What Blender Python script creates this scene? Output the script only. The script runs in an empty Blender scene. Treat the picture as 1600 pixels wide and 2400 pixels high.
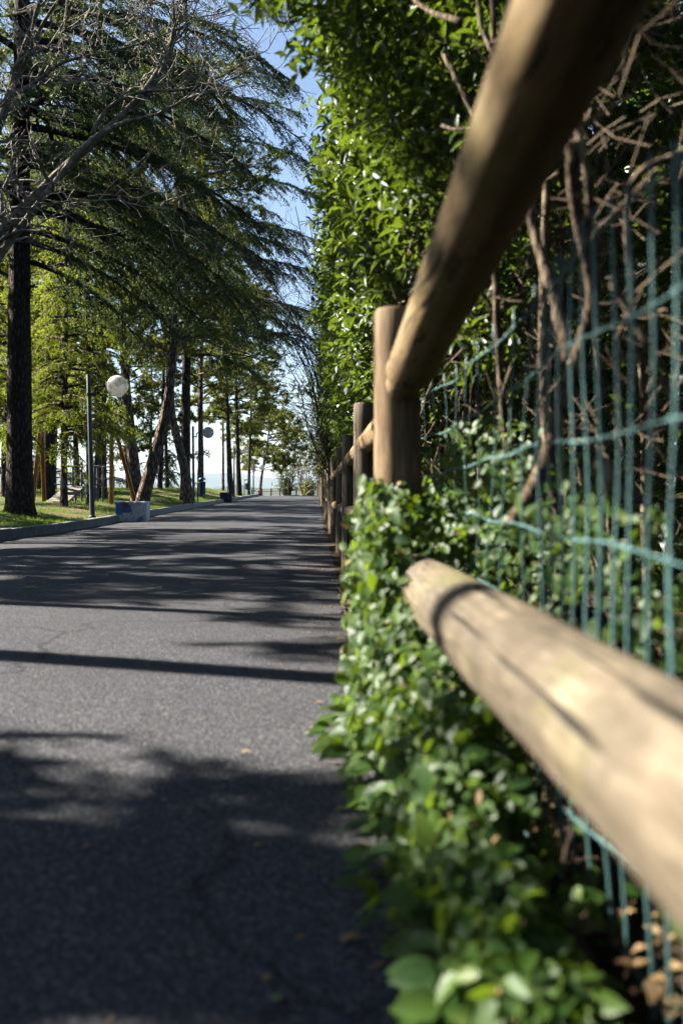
import bpy, math, random
import numpy as np
from mathutils import Vector, Matrix

# ------------------------------------------------------------------ camera, sky, sun, exposure
scene = bpy.context.scene
C = scene.collection
FP = 2175.0                      # focal length in pixels of the 1600 x 2400 frame
CAM_Z = 0.6
cam_data = bpy.data.cameras.new('camera')
cam = bpy.data.objects.new('camera', cam_data)
C.objects.link(cam)
cam.location = (0, 0, CAM_Z)
cam.rotation_euler = (math.radians(90), 0, 0)
cam_data.sensor_fit = 'AUTO'
cam_data.sensor_width = 36.0
cam_data.lens = FP / 2400 * 36
cam_data.shift_x = 60 / 2400
cam_data.shift_y = -40 / 2400
cam_data.clip_start = 0.02
cam_data.clip_end = 60000
cam_data.dof.use_dof = True
cam_data.dof.focus_distance = 15.0
cam_data.dof.aperture_fstop = 2.9
scene.camera = cam

SUN_EL, SUN_A = math.radians(38), math.radians(17)      # height, and angle ahead of due left
S = Vector((-math.cos(SUN_EL) * math.cos(SUN_A), math.cos(SUN_EL) * math.sin(SUN_A), math.sin(SUN_EL)))
world = bpy.data.worlds.new('World')
scene.world = world
world.use_nodes = True
wn = world.node_tree
wn.nodes.clear()
sky = wn.nodes.new('ShaderNodeTexSky')
sky.sky_type = 'NISHITA'
sky.sun_disc = False
sky.sun_elevation = SUN_EL
sky.sun_rotation = -(math.pi / 2 - SUN_A)
sky.altitude = 300
sky.air_density = 1.0
sky.dust_density = 0.6
sky.ozone_density = 1.0
bg = wn.nodes.new('ShaderNodeBackground')
bg.inputs['Strength'].default_value = 0.05
wo = wn.nodes.new('ShaderNodeOutputWorld')
wn.links.new(sky.outputs[0], bg.inputs[0])
wn.links.new(bg.outputs[0], wo.inputs[0])

sun_data = bpy.data.lights.new('sun', 'SUN')
sun_data.energy = 5.0
sun_data.angle = math.radians(0.53)
sun_data.color = (1.0, 0.94, 0.85)
sun = bpy.data.objects.new('sun', sun_data)
C.objects.link(sun)
sun.rotation_euler = (-S).to_track_quat('-Z', 'Y').to_euler()
sun.location = (-30, 10, 30)

scene.view_settings.view_transform = 'Standard'
scene.view_settings.look = 'None'
scene.view_settings.exposure = 2.1
scene.view_settings.gamma = 1.0
scene.view_settings.use_curve_mapping = False
scene.cycles.use_denoising = True
scene.cycles.max_bounces = 3
scene.cycles.use_adaptive_sampling = True
scene.cycles.adaptive_threshold = 0.03
scene.cycles.use_light_tree = False
scene.cycles.diffuse_bounces = 0
scene.cycles.glossy_bounces = 1
scene.cycles.transmission_bounces = 4
scene.cycles.transparent_max_bounces = 4
scene.cycles.sample_clamp_indirect = 6.0

# ------------------------------------------------------------------ helpers
def rs(seed):
    return np.random.default_rng(seed)

def W(px, py, d):
    """a point of the place: pixel of the 1600 x 2400 frame at depth d metres"""
    return np.array([(px - 740) / FP * d, d, CAM_Z + (1160 - py) / FP * d])

def nrm(v):
    v = np.asarray(v, float)
    return v / np.maximum(np.linalg.norm(v, axis=-1, keepdims=True), 1e-9)

ZUP = np.array([0, 0, 1.0])

class MB:
    """collects geometry as arrays and links it as ONE mesh object"""
    def __init__(s):
        s.v, s.q, s.t, s.n = [], [], [], 0
    def add(s, v, q=None, t=None):
        v = np.asarray(v, np.float32).reshape(-1, 3)
        if q is not None and len(q):
            s.q.append(np.asarray(q, np.int64).reshape(-1, 4) + s.n)
        if t is not None and len(t):
            s.t.append(np.asarray(t, np.int64).reshape(-1, 3) + s.n)
        s.v.append(v)
        s.n += len(v)
    def box(s, c, size, rot=None):
        c, h = np.asarray(c, float), np.asarray(size, float) / 2
        v = np.array([[x, y, z] for x in (-1, 1) for y in (-1, 1) for z in (-1, 1)], float) * h
        if rot is not None:
            v = v @ np.asarray(rot).T
        s.add(v + c, [[0, 1, 3, 2], [4, 6, 7, 5], [0, 4, 5, 1], [2, 3, 7, 6], [0, 2, 6, 4], [1, 5, 7, 3]])
    def bevbox(s, c, size, b=0.01, rot=None):
        """box with chamfered edges"""
        h = np.asarray(size, float) / 2
        v, idx = [], {}
        for sx in (-1, 1):
            for sy in (-1, 1):
                for sz in (-1, 1):
                    for k in range(3):
                        p = np.array([sx, sy, sz]) * h
                        for j in range(3):
                            if j != k:
                                p[j] -= (sx, sy, sz)[j] * b
                        idx[(sx, sy, sz, k)] = len(v)
                        v.append(p)
        q, t = [], []
        for k in range(3):
            a, b2 = [(1, 2), (2, 0), (0, 1)][k]
            for sg in (-1, 1):
                f = []
                for (u, w) in ((-1, -1), (1, -1), (1, 1), (-1, 1)):
                    key = [0, 0, 0]
                    key[k], key[a], key[b2] = sg, u, w
                    f.append(idx[(*key, k)])
                q.append(f if sg > 0 else f[::-1])
        for k in range(3):
            a, b2 = [(1, 2), (2, 0), (0, 1)][k]
            for u in (-1, 1):
                for w in (-1, 1):
                    k1, k2 = [0, 0, 0], [0, 0, 0]
                    k1[k], k1[a], k1[b2] = -1, u, w
                    k2[k], k2[a], k2[b2] = 1, u, w
                    q.append([idx[(*k1, a)], idx[(*k2, a)], idx[(*k2, b2)], idx[(*k1, b2)]])
        for sx in (-1, 1):
            for sy in (-1, 1):
                for sz in (-1, 1):
                    t.append([idx[(sx, sy, sz, 0)], idx[(sx, sy, sz, 1)], idx[(sx, sy, sz, 2)]])
        v = np.array(v)
        if rot is not None:
            v = v @ np.asarray(rot).T
        s.add(v + np.asarray(c, float), q, t)
    def tube(s, P, R, n=8, caps=True, rough=0.0, rng=None, squash=None):
        P = np.asarray(P, float)
        m = len(P)
        R = np.broadcast_to(np.asarray(R, float), (m,))
        T = nrm(np.gradient(P, axis=0))
        ref = np.array([0, 0, 1.0]) if abs(T[0][2]) < 0.9 else np.array([1.0, 0, 0])
        U = np.zeros((m, 3))
        u = nrm(np.cross(T[0], ref))
        for i in range(m):
            u = nrm(u - T[i] * np.dot(u, T[i]))
            U[i] = u
        V = np.cross(T, U)
        a = np.linspace(0, 2 * math.pi, n, endpoint=False)
        rad = R[:, None] * np.ones((m, n))
        if rough and rng is not None:
            k = rng.normal(0, rough, (m, n))
            rad = rad * (1 + k)
        v = P[:, None, :] + rad[..., None] * (np.cos(a)[None, :, None] * U[:, None, :] + np.sin(a)[None, :, None] * V[:, None, :])
        i = np.arange(m - 1)[:, None] * n
        j = np.arange(n)[None, :]
        k = (j + 1) % n
        q = np.stack([i + j, i + k, i + n + k, i + n + j], -1).reshape(-1, 4)
        vv = v.reshape(-1, 3)
        t = None
        if caps:
            vv = np.vstack([vv, P[:1], P[-1:]])
            c0, c1, b = m * n, m * n + 1, (m - 1) * n
            j = np.arange(n)
            k = (j + 1) % n
            t = np.vstack([np.stack([np.full(n, c0), k, j], -1), np.stack([np.full(n, c1), b + j, b + k], -1)])
        s.add(vv, q, t)
    def sticks(s, A, B, ra, rb):
        """many thin three-sided twigs at once"""
        A, B = np.asarray(A, float), np.asarray(B, float)
        n = len(A)
        if not n:
            return
        ra = np.broadcast_to(np.asarray(ra, float), (n,))[:, None]
        rb = np.broadcast_to(np.asarray(rb, float), (n,))[:, None]
        d = nrm(B - A)
        r = np.where(np.abs(d[:, 2:3]) < 0.9, np.array([[0, 0, 1.0]]), np.array([[1.0, 0, 0]]))
        u = nrm(np.cross(d, r))
        w = np.cross(d, u)
        vs = []
        for base, rr in ((A, ra), (B, rb)):
            for k in range(3):
                a = k * 2 * math.pi / 3
                vs.append(base + rr * (math.cos(a) * u + math.sin(a) * w))
        v = np.stack(vs, 1).reshape(-1, 3)
        o = np.arange(n)[:, None] * 6
        q = np.concatenate([o + np.array([[k, (k + 1) % 3, 3 + (k + 1) % 3, 3 + k]]) for k in range(3)], 0)
        s.add(v, q)
    def lathe(s, prof, c=(0, 0, 0), n=24, caps=True):
        prof = np.asarray(prof, float)
        m = len(prof)
        a = np.linspace(0, 2 * math.pi, n, endpoint=False)
        v = np.stack([prof[:, 0:1] * np.cos(a), prof[:, 0:1] * np.sin(a), prof[:, 1:2] * np.ones(n)], -1) + np.asarray(c, float)
        i = np.arange(m - 1)[:, None] * n
        j = np.arange(n)[None, :]
        k = (j + 1) % n
        s.add(v.reshape(-1, 3), np.stack([i + j, i + k, i + n + k, i + n + j], -1).reshape(-1, 4))
    def mesh(s, name, smooth=False):
        v = np.concatenate(s.v) if s.v else np.zeros((0, 3), np.float32)
        q = np.concatenate(s.q) if s.q else np.zeros((0, 4), np.int64)
        t = np.concatenate(s.t) if s.t else np.zeros((0, 3), np.int64)
        me = bpy.data.meshes.new(name)
        me.vertices.add(len(v))
        me.vertices.foreach_set('co', v.astype(np.float32).ravel())
        loops = np.concatenate([q.ravel(), t.ravel()]).astype(np.int32)
        me.loops.add(len(loops))
        me.loops.foreach_set('vertex_index', loops)
        nq, nt = len(q), len(t)
        me.polygons.add(nq + nt)
        st = np.concatenate([np.arange(nq) * 4, nq * 4 + np.arange(nt) * 3]).astype(np.int32)
        me.polygons.foreach_set('loop_start', st)
        me.polygons.foreach_set('use_smooth', np.full(nq + nt, smooth))
        me.update(calc_edges=True)
        me.validate()
        return me
    def build(s, name, mat, parent=None, smooth=False, **tags):
        return link(name, s.mesh(name, smooth), mat, parent, **tags)

def link(name, me, mat=None, parent=None, label=None, cat=None, group=None, kind=None, loc=None):
    o = bpy.data.objects.new(name, me)
    C.objects.link(o)
    if mat is not None and me is not None and not me.materials:
        me.materials.append(mat)
    if parent is not None:
        o.parent = parent
    if loc is not None:
        o.location = loc
    return tag(o, label, cat, group, kind)

def tag(o, label=None, cat=None, group=None, kind=None):
    if label: o['label'] = label
    if cat: o['category'] = cat
    if group: o['group'] = group
    if kind: o['kind'] = kind
    return o

def thing(name, label, cat, loc=(0, 0, 0), group=None, rotz=0.0):
    o = link(name, None, None, None, label, cat, group)
    o.location = loc
    o.rotation_euler = (0, 0, rotz)
    return o

def copy_tree(o, parent=None):
    c = o.copy()
    C.objects.link(c)
    if parent is not None:
        c.parent = parent
    for ch in list(o.children):
        copy_tree(ch, c)
    return c

def smooth01(t):
    t = np.clip(t, 0, 1)
    return t * t * (3 - 2 * t)

def zr(y):
    """height of the road along its length: flat, then a gentle climb to a crest, then down"""
    y = np.asarray(y, float)
    up = np.maximum(0, np.minimum(y, 70) - 16) * 0.0102
    return up * smooth01((y - 12) / 10) - 0.10 * np.maximum(0, y - 70.5)

def wob(x, y, f, ph):
    return np.sin(x * f + ph) * np.cos(y * f * 0.83 + ph * 1.7) + 0.5 * np.sin(x * f * 2.1 - y * f * 1.7 + ph * 3)

def zl(x, y):
    """height of the lawn on the far side of the kerb"""
    x, y = np.asarray(x, float), np.asarray(y, float)
    base = zr(np.minimum(y, 62)) + 0.125
    e = smooth01((-4.45 - x) / 1.4)
    h = base + 0.15 * e + 0.32 * smooth01((y - 22) / 24) * smooth01((-5.0 - x) / 2.5) + 0.025 * wob(x, y, 0.9, 0.4) * e
    return h - 0.12 * np.maximum(0, y - 62) - 0.05 * np.maximum(0, -x - 24)

# ------------------------------------------------------------------ materials
def new_mat(name):
    m = bpy.data.materials.new(name)
    m.use_nodes = True
    nt = m.node_tree
    nt.nodes.clear()
    out = nt.nodes.new('ShaderNodeOutputMaterial')
    return m, nt, out

def nd(nt, typ, ins=None, **props):
    n = nt.nodes.new(typ)
    for k, v in props.items():
        setattr(n, k, v)
    for k, v in (ins or {}).items():
        sock = n.inputs[k]
        if isinstance(v, bpy.types.NodeSocket):
            nt.links.new(v, sock)
        else:
            if hasattr(sock, 'default_value') and isinstance(v, (tuple, list)) and sock.type == 'RGBA' and len(v) == 3:
                v = (*v, 1)
            sock.default_value = v
    return n

def ramp(nt, fac, stops, interp='LINEAR'):
    n = nt.nodes.new('ShaderNodeValToRGB')
    n.color_ramp.interpolation = interp
    el = n.color_ramp.elements
    while len(el) < len(stops):
        el.new(0.5)
    for e, (p, c) in zip(el, stops):
        e.position = p
        e.color = (*c, 1) if len(c) == 3 else c
    nt.links.new(fac, n.inputs[0])
    return n.outputs[0]

def coords(nt, scale=(1, 1, 1), kind='Object', loc=(0, 0, 0)):
    tc = nt.nodes.new('ShaderNodeTexCoord')
    mp = nd(nt, 'ShaderNodeMapping', {'Vector': tc.outputs[kind], 'Scale': scale, 'Location': loc})
    return mp.outputs[0]

def noise(nt, vec, scale, detail=4, rough=0.6, dist=0.0):
    return nd(nt, 'ShaderNodeTexNoise', {'Vector': vec, 'Scale': scale, 'Detail': detail, 'Roughness': rough, 'Distortion': dist}).outputs['Fac']

def mixc(nt, fac, a, b, mode='MIX'):
    n = nt.nodes.new('ShaderNodeMix')
    n.data_type = 'RGBA'
    n.blend_type = mode
    for sock, v in ((n.inputs[0], fac), (n.inputs[6], a), (n.inputs[7], b)):
        if isinstance(v, bpy.types.NodeSocket):
            nt.links.new(v, sock)
        else:
            sock.default_value = (*v, 1) if isinstance(v, (tuple, list)) and len(v) == 3 else v
    return n.outputs[2]

def math_n(nt, op, a, b=0.0):
    n = nt.nodes.new('ShaderNodeMath')
    n.operation = op
    for i, v in enumerate((a, b)):
        if isinstance(v, bpy.types.NodeSocket):
            nt.links.new(v, n.inputs[i])
        else:
            n.inputs[i].default_value = v
    return n.outputs[0]

def bump(nt, h, strength=0.5, dist=0.01):
    return nd(nt, 'ShaderNodeBump', {'Height': h, 'Strength': strength, 'Distance': dist}).outputs[0]

def princ(nt, out, color, rough=0.8, normal=None, spec=0.3, metal=0.0, **kw):
    ins = {'Base Color': color, 'Roughness': rough, 'Specular IOR Level': spec, 'Metallic': metal}
    ins.update(kw)
    if normal is not None:
        ins['Normal'] = normal
    p = nd(nt, 'ShaderNodeBsdfPrincipled', ins)
    nt.links.new(p.outputs[0], out.inputs[0])
    return p

def leaf_mat(name, cols, trans, tfac=0.4, rough=0.35, spec=0.5):
    """broad leaf or needle: colour differs from leaf to leaf, light passes through"""
    m, nt, out = new_mat(name)
    g = nt.nodes.new('ShaderNodeNewGeometry')
    oi = nt.nodes.new('ShaderNodeObjectInfo')
    r = math_n(nt, 'FRACT', math_n(nt, 'ADD', g.outputs['Random Per Island'], oi.outputs['Random']))
    n = len(cols)
    col = ramp(nt, r, [(i / max(1, n - 1), c) for i, c in enumerate(cols)])
    p = nd(nt, 'ShaderNodeBsdfPrincipled', {'Base Color': col, 'Roughness': rough, 'Specular IOR Level': spec})
    tcol = mixc(nt, 0.35, trans, col)
    t = nd(nt, 'ShaderNodeBsdfTranslucent', {'Color': tcol})
    mx = nd(nt, 'ShaderNodeMixShader', {0: tfac, 1: p.outputs[0], 2: t.outputs[0]})
    nt.links.new(mx.outputs[0], out.inputs[0])
    return m

def bark_mat(name, c1, c2, c3, sx=14, sz=3.5, depth=0.03, moss=None):
    m, nt, out = new_mat(name)
    v = coords(nt, (sx, sx, sz))
    n0 = noise(nt, v, 0.6, 3)
    vd = nd(nt, 'ShaderNodeVectorMath', {0: v, 1: nd(nt, 'ShaderNodeTexNoise', {'Vector': v, 'Scale': 0.8}).outputs['Color']}, operation='ADD').outputs[0]
    vo = nd(nt, 'ShaderNodeTexVoronoi', {'Vector': vd, 'Scale': 1.0}, feature='DISTANCE_TO_EDGE').outputs['Distance']
    fine = noise(nt, v, 3.5, 5, 0.7)
    h = math_n(nt, 'ADD', ramp(nt, vo, [(0.0, (0, 0, 0)), (0.28, (1, 1, 1))]), math_n(nt, 'MULTIPLY', fine, 0.5))
    col = ramp(nt, math_n(nt, 'MULTIPLY', h, 0.72), [(0.12, c1), (0.55, c2), (0.95, c3)])
    col = mixc(nt, math_n(nt, 'MULTIPLY', n0, 0.45), col, c1)
    if moss:
        mm = noise(nt, coords(nt, (2.2, 2.2, 1.2)), 2.0, 4)
        col = mixc(nt, ramp(nt, mm, [(0.52, (0, 0, 0)), (0.68, (0.7, 0.7, 0.7))]), col, moss)
    princ(nt, out, col, 0.95, bump(nt, h, 0.9, depth), 0.15)
    return m

def plain_mat(name, c1, c2, scale=8, rough=0.7, spec=0.3, metal=0.0, b=0.2, bd=0.004):
    m, nt, out = new_mat(name)
    v = coords(nt)
    n = noise(nt, v, scale, 6, 0.65)
    col = ramp(nt, n, [(0.3, c1), (0.7, c2)])
    princ(nt, out, col, rough, bump(nt, noise(nt, v, scale * 6, 4), b, bd), spec, metal)
    return m

def wood_mat(name, cd, cm, cl, grey=None, axis='Z', greyamt=0.6, algae=None):
    """round pole timber: drawn-out grain, arching figure, drying cracks, knots, weather stain"""
    m, nt, out = new_mat(name)
    oi = nt.nodes.new('ShaderNodeObjectInfo')
    tc = nt.nodes.new('ShaderNodeTexCoord')
    off = nd(nt, 'ShaderNodeVectorMath', {0: oi.outputs['Random'], 1: (13.0, 7.0, 31.0)}, operation='MULTIPLY').outputs[0]
    base = nd(nt, 'ShaderNodeVectorMath', {0: tc.outputs['Object'], 1: off}, operation='ADD').outputs[0]
    st = {'Z': (1, 1, 0.09), 'Y': (1, 0.09, 1), 'X': (0.09, 1, 1)}[axis]
    v = nd(nt, 'ShaderNodeMapping', {'Vector': base, 'Scale': st}).outputs[0]
    warp = nd(nt, 'ShaderNodeTexNoise', {'Vector': v, 'Scale': 9.0, 'Detail': 2.0}).outputs['Fac']
    rings = math_n(nt, 'FRACT', math_n(nt, 'MULTIPLY', warp, 9.0))
    ring = ramp(nt, rings, [(0.0, (0, 0, 0)), (0.75, (1, 1, 1)), (1.0, (0.1, 0.1, 0.1))])
    grain = noise(nt, v, 120, 5, 0.7)
    col = mixc(nt, math_n(nt, 'MULTIPLY', ring, 0.95), cm, cl)
    col = mixc(nt, ramp(nt, grain, [(0.42, (0, 0, 0)), (0.66, (0.9, 0.9, 0.9))]), col, cd)
    if grey:
        blot = noise(nt, base, 7, 5, 0.65)
        col = mixc(nt, ramp(nt, blot, [(0.4, (0, 0, 0)), (0.62, (greyamt,) * 3)]), col, grey)
    if algae:
        al = noise(nt, base, 3.1, 5, 0.65, 0.4)
        col = mixc(nt, ramp(nt, al, [(0.50, (0, 0, 0)), (0.64, (0.55, 0.55, 0.55))]), col, algae)
    big = noise(nt, base, 2.4, 3, 0.6)
    col = mixc(nt, ramp(nt, big, [(0.45, (0, 0, 0)), (0.7, (0.45, 0.45, 0.45))]), col, cd)
    kv = nd(nt, 'ShaderNodeMapping', {'Vector': base, 'Scale': tuple(1.6 if x < 1 else 6.0 for x in st)}).outputs[0]
    kd = nd(nt, 'ShaderNodeTexVoronoi', {'Vector': kv, 'Scale': 1.0}, feature='F1').outputs['Distance']
    col = mixc(nt, ramp(nt, kd, [(0.0, (0.9, 0.9, 0.9)), (0.10, (0.8, 0.8, 0.8)), (0.17, (0, 0, 0))]), col, tuple(x * 0.4 for x in cd))
    ck = noise(nt, nd(nt, 'ShaderNodeMapping', {'Vector': base, 'Scale': tuple(x * (0.35 if x < 1 else 1) for x in st)}).outputs[0], 38, 2, 0.5)
    crack = ramp(nt, ck, [(0.335, (0, 0, 0)), (0.37, (1, 1, 1))])
    col = mixc(nt, crack, tuple(x * 0.25 for x in cd), col)
    h = math_n(nt, 'ADD', math_n(nt, 'MULTIPLY', grain, 0.4), math_n(nt, 'MULTIPLY', crack, 1.2))
    princ(nt, out, col, 0.78, bump(nt, h, 0.5, 0.004), 0.25)
    return m

M = {}
# asphalt: stones in dark binder, worn paler along the middle of the path, dusty and littered at the fence side
m, nt, out = new_mat('asphalt')
v = coords(nt)
ag = nd(nt, 'ShaderNodeTexVoronoi', {'Vector': v, 'Scale': 210.0}, feature='F1')
ag2 = nd(nt, 'ShaderNodeTexVoronoi', {'Vector': v, 'Scale': 130.0}, feature='F1')
spk = nd(nt, 'ShaderNodeSeparateColor', {0: ag2.outputs['Color']}).outputs[0]
col = ramp(nt, nd(nt, 'ShaderNodeSeparateColor', {0: ag.outputs['Color']}).outputs[1], [(0.0, (0.028, 0.029, 0.033)), (0.6, (0.064, 0.065, 0.071)), (1.0, (0.155, 0.153, 0.153))])
col = mixc(nt, ramp(nt, spk, [(0.92, (0, 0, 0)), (0.98, (0.6, 0.6, 0.6))]), col, (0.26, 0.245, 0.22))
bigp = noise(nt, v, 0.9, 5, 0.6)
col = mixc(nt, ramp(nt, bigp, [(0.35, (0, 0, 0)), (0.75, (0.45, 0.45, 0.45))]), col, (0.048, 0.047, 0.050))
sep = nd(nt, 'ShaderNodeSeparateXYZ', {0: v}).outputs[0]
edge = math_n(nt, 'ADD', sep, math_n(nt, 'MULTIPLY', math_n(nt, 'SUBTRACT', noise(nt, v, 5, 6, 0.75), 0.5), 0.9))
dust = ramp(nt, edge, [(0.0, (0, 0, 0)), (0.22, (0.55, 0.55, 0.55))])
fleck = ramp(nt, noise(nt, v, 60, 3, 0.7), [(0.5, (0, 0, 0)), (0.62, (1, 1, 1))])
col = mixc(nt, mixc(nt, 1.0, dust, fleck, 'MULTIPLY'), col, (0.10, 0.075, 0.045))
crk = nd(nt, 'ShaderNodeTexVoronoi', {'Vector': nd(nt, 'ShaderNodeVectorMath', {0: v, 1: nd(nt, 'ShaderNodeTexNoise', {'Vector': v, 'Scale': 1.3, 'Detail': 5.0}).outputs['Color']}, operation='ADD').outputs[0], 'Scale': 0.35}, feature='DISTANCE_TO_EDGE').outputs['Distance']
col = mixc(nt, ramp(nt, crk, [(0.0, (0.75, 0.75, 0.75)), (0.006, (0, 0, 0))]), col, (0.018, 0.018, 0.019))
stain = noise(nt, coords(nt, (1.0, 0.45, 1.0)), 0.55, 4, 0.6)
col = mixc(nt, ramp(nt, stain, [(0.52, (0, 0, 0)), (0.60, (0.38, 0.38, 0.38))]), col, (0.030, 0.030, 0.033))
hh = math_n(nt, 'ADD', math_n(nt, 'SUBTRACT', 1.0, ag.outputs['Distance']), math_n(nt, 'MULTIPLY', math_n(nt, 'SUBTRACT', 1.0, ag2.outputs['Distance']), 0.8))
princ(nt, out, col, ramp(nt, spk, [(0.0, (0.75,) * 3), (1.0, (0.92,) * 3)]), bump(nt, hh, 1.0, 0.004), 0.12)
M['asphalt'] = m

# lawn soil under the grass
m, nt, out = new_mat('lawn_soil')
v = coords(nt)
n1 = noise(nt, v, 0.55, 6, 0.7)
n2 = noise(nt, v, 14, 6, 0.75)
grass_c = ramp(nt, n2, [(0.3, (0.025, 0.045, 0.008)), (0.7, (0.085, 0.13, 0.022))])
soil_c = ramp(nt, n2, [(0.3, (0.10, 0.065, 0.035)), (0.7, (0.26, 0.18, 0.10))])
col = mixc(nt, ramp(nt, n1, [(0.46, (0, 0, 0)), (0.58, (1, 1, 1))]), grass_c, soil_c)
princ(nt, out, col, 0.95, bump(nt, n2, 0.8, 0.03), 0.1)
M['lawn'] = m
M['soil'] = plain_mat('verge_soil', (0.025, 0.018, 0.011), (0.10, 0.07, 0.042), 18, 0.95, 0.1, b=1.0, bd=0.02)
M['terrain'] = plain_mat('valley_fields', (0.035, 0.05, 0.02), (0.09, 0.10, 0.05), 0.004, 0.95, 0.1, b=0)
M['hill'] = plain_mat('hill_woods', (0.03, 0.05, 0.03), (0.07, 0.085, 0.05), 0.006, 0.95, 0.1, b=0)
M['kerb'] = plain_mat('kerb_concrete', (0.12, 0.12, 0.115), (0.34, 0.33, 0.31), 9, 0.9, 0.2, b=0.7, bd=0.006)
M['post'] = wood_mat('post_timber', (0.10, 0.058, 0.027), (0.225, 0.145, 0.072), (0.34, 0.235, 0.125), grey=(0.16, 0.115, 0.07), greyamt=0.35)
M['rail'] = wood_mat('rail_timber', (0.13, 0.080, 0.034), (0.30, 0.195, 0.085), (0.42, 0.29, 0.14), grey=(0.20, 0.15, 0.09), axis='Y', greyamt=0.55, algae=(0.17, 0.135, 0.04))
M['rail_pale'] = wood_mat('rail_timber_weathered_dappled', (0.055, 0.040, 0.024), (0.19, 0.145, 0.092), (0.275, 0.225, 0.155), grey=(0.085, 0.070, 0.05), axis='Y', greyamt=0.8, algae=(0.155, 0.145, 0.045))  # weathered blotches, contrast raised to carry dappled shade in the colour too
M['post_shade_grey'] = wood_mat('post_timber_weathered_shaded', (0.06, 0.043, 0.027), (0.15, 0.11, 0.068), (0.21, 0.16, 0.10), grey=(0.12, 0.10, 0.075))  # weathered timber, with the shade on these posts darkened into the colour
M['rail_x'] = wood_mat('far_rail_timber', (0.14, 0.10, 0.06), (0.30, 0.22, 0.13), (0.40, 0.30, 0.18), axis='X')
M['wire'] = plain_mat('green_coated_wire', (0.065, 0.150, 0.14), (0.12, 0.235, 0.222), 30, 0.38, 0.5)
M['hedge_leaf'] = leaf_mat('hedge_leaf', [(0.010, 0.027, 0.009), (0.022, 0.052, 0.013), (0.040, 0.080, 0.014), (0.015, 0.038, 0.014), (0.060, 0.098, 0.015)], (0.25, 0.36, 0.02), 0.32, 0.38, 0.36)
M['shrub_leaf'] = leaf_mat('shrub_leaf', [(0.03, 0.06, 0.014), (0.06, 0.10, 0.02), (0.13, 0.07, 0.03), (0.05, 0.08, 0.02)], (0.25, 0.26, 0.04), 0.4, 0.4, 0.4)
M['ivy_leaf'] = leaf_mat('ivy_leaf', [(0.016, 0.046, 0.009), (0.036, 0.088, 0.013), (0.072, 0.128, 0.018), (0.026, 0.062, 0.012), (0.105, 0.155, 0.024)], (0.30, 0.44, 0.02), 0.38, 0.48, 0.32)
M['dry_leaf'] = leaf_mat('dry_leaf', [(0.17, 0.095, 0.04), (0.28, 0.18, 0.08), (0.38, 0.27, 0.14), (0.11, 0.06, 0.03)], (0.34, 0.22, 0.08), 0.2, 0.7, 0.2)
M['green_leaf'] = leaf_mat('fallen_green_leaf', [(0.22, 0.27, 0.09), (0.30, 0.33, 0.13)], (0.3, 0.4, 0.08), 0.25, 0.5, 0.3)
M['cedar'] = leaf_mat('cedar_needles', [(0.013, 0.030, 0.014), (0.025, 0.050, 0.019), (0.050, 0.082, 0.030), (0.019, 0.041, 0.019)], (0.12, 0.185, 0.045), 0.33, 0.55, 0.3)
M['pine'] = leaf_mat('pine_needles', [(0.030, 0.050, 0.010), (0.065, 0.088, 0.015), (0.105, 0.125, 0.020), (0.12, 0.10, 0.025)], (0.29, 0.32, 0.035), 0.42, 0.5, 0.3)
M['spruce'] = leaf_mat('spruce_needles', [(0.050, 0.080, 0.010), (0.095, 0.135, 0.014), (0.145, 0.18, 0.022), (0.07, 0.095, 0.012)], (0.46, 0.54, 0.04), 0.50, 0.5, 0.3)
M['grass'] = leaf_mat('grass_blades', [(0.035, 0.075, 0.010), (0.06, 0.12, 0.015), (0.10, 0.16, 0.02), (0.14, 0.15, 0.04)], (0.26, 0.42, 0.03), 0.42, 0.5, 0.3)
M['bark_dark'] = bark_mat('cedar_bark', (0.024, 0.018, 0.014), (0.085, 0.066, 0.052), (0.165, 0.135, 0.108), 22, 5.5, 0.03)
M['bark_pine'] = bark_mat('pine_bark', (0.04, 0.027, 0.019), (0.20, 0.145, 0.105), (0.38, 0.30, 0.225), 13, 3.2, 0.05)
M['bark_grey'] = bark_mat('smooth_grey_bark', (0.12, 0.10, 0.075), (0.27, 0.23, 0.17), (0.40, 0.35, 0.27), 9, 7, 0.004, moss=(0.17, 0.15, 0.05))
M['stem'] = bark_mat('hedge_stem_bark', (0.045, 0.032, 0.02), (0.14, 0.10, 0.065), (0.26, 0.20, 0.13), 40, 14, 0.003)
M['twig'] = plain_mat('twig_bark', (0.045, 0.031, 0.019), (0.17, 0.12, 0.075), 9, 0.85, 0.2)
M['twig_grey'] = plain_mat('grey_twig_bark', (0.20, 0.17, 0.13), (0.42, 0.37, 0.29), 5, 0.85, 0.2)
M['lamp_metal'] = plain_mat('lamp_pole_paint', (0.045, 0.06, 0.065), (0.085, 0.105, 0.11), 12, 0.55, 0.4)
M['black_metal'] = plain_mat('black_bracket_paint', (0.015, 0.016, 0.018), (0.035, 0.036, 0.038), 12, 0.5, 0.4)
M['bin'] = plain_mat('bin_blue_paint', (0.012, 0.035, 0.075), (0.025, 0.065, 0.12), 10, 0.45, 0.5)
M['orange'] = plain_mat('orange_stained_timber', (0.42, 0.16, 0.02), (0.62, 0.27, 0.05), 12, 0.6, 0.3)
M['plank'] = wood_mat('grey_plank', (0.17, 0.145, 0.11), (0.34, 0.30, 0.23), (0.46, 0.41, 0.33), grey=(0.27, 0.25, 0.22), axis='X')
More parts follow.
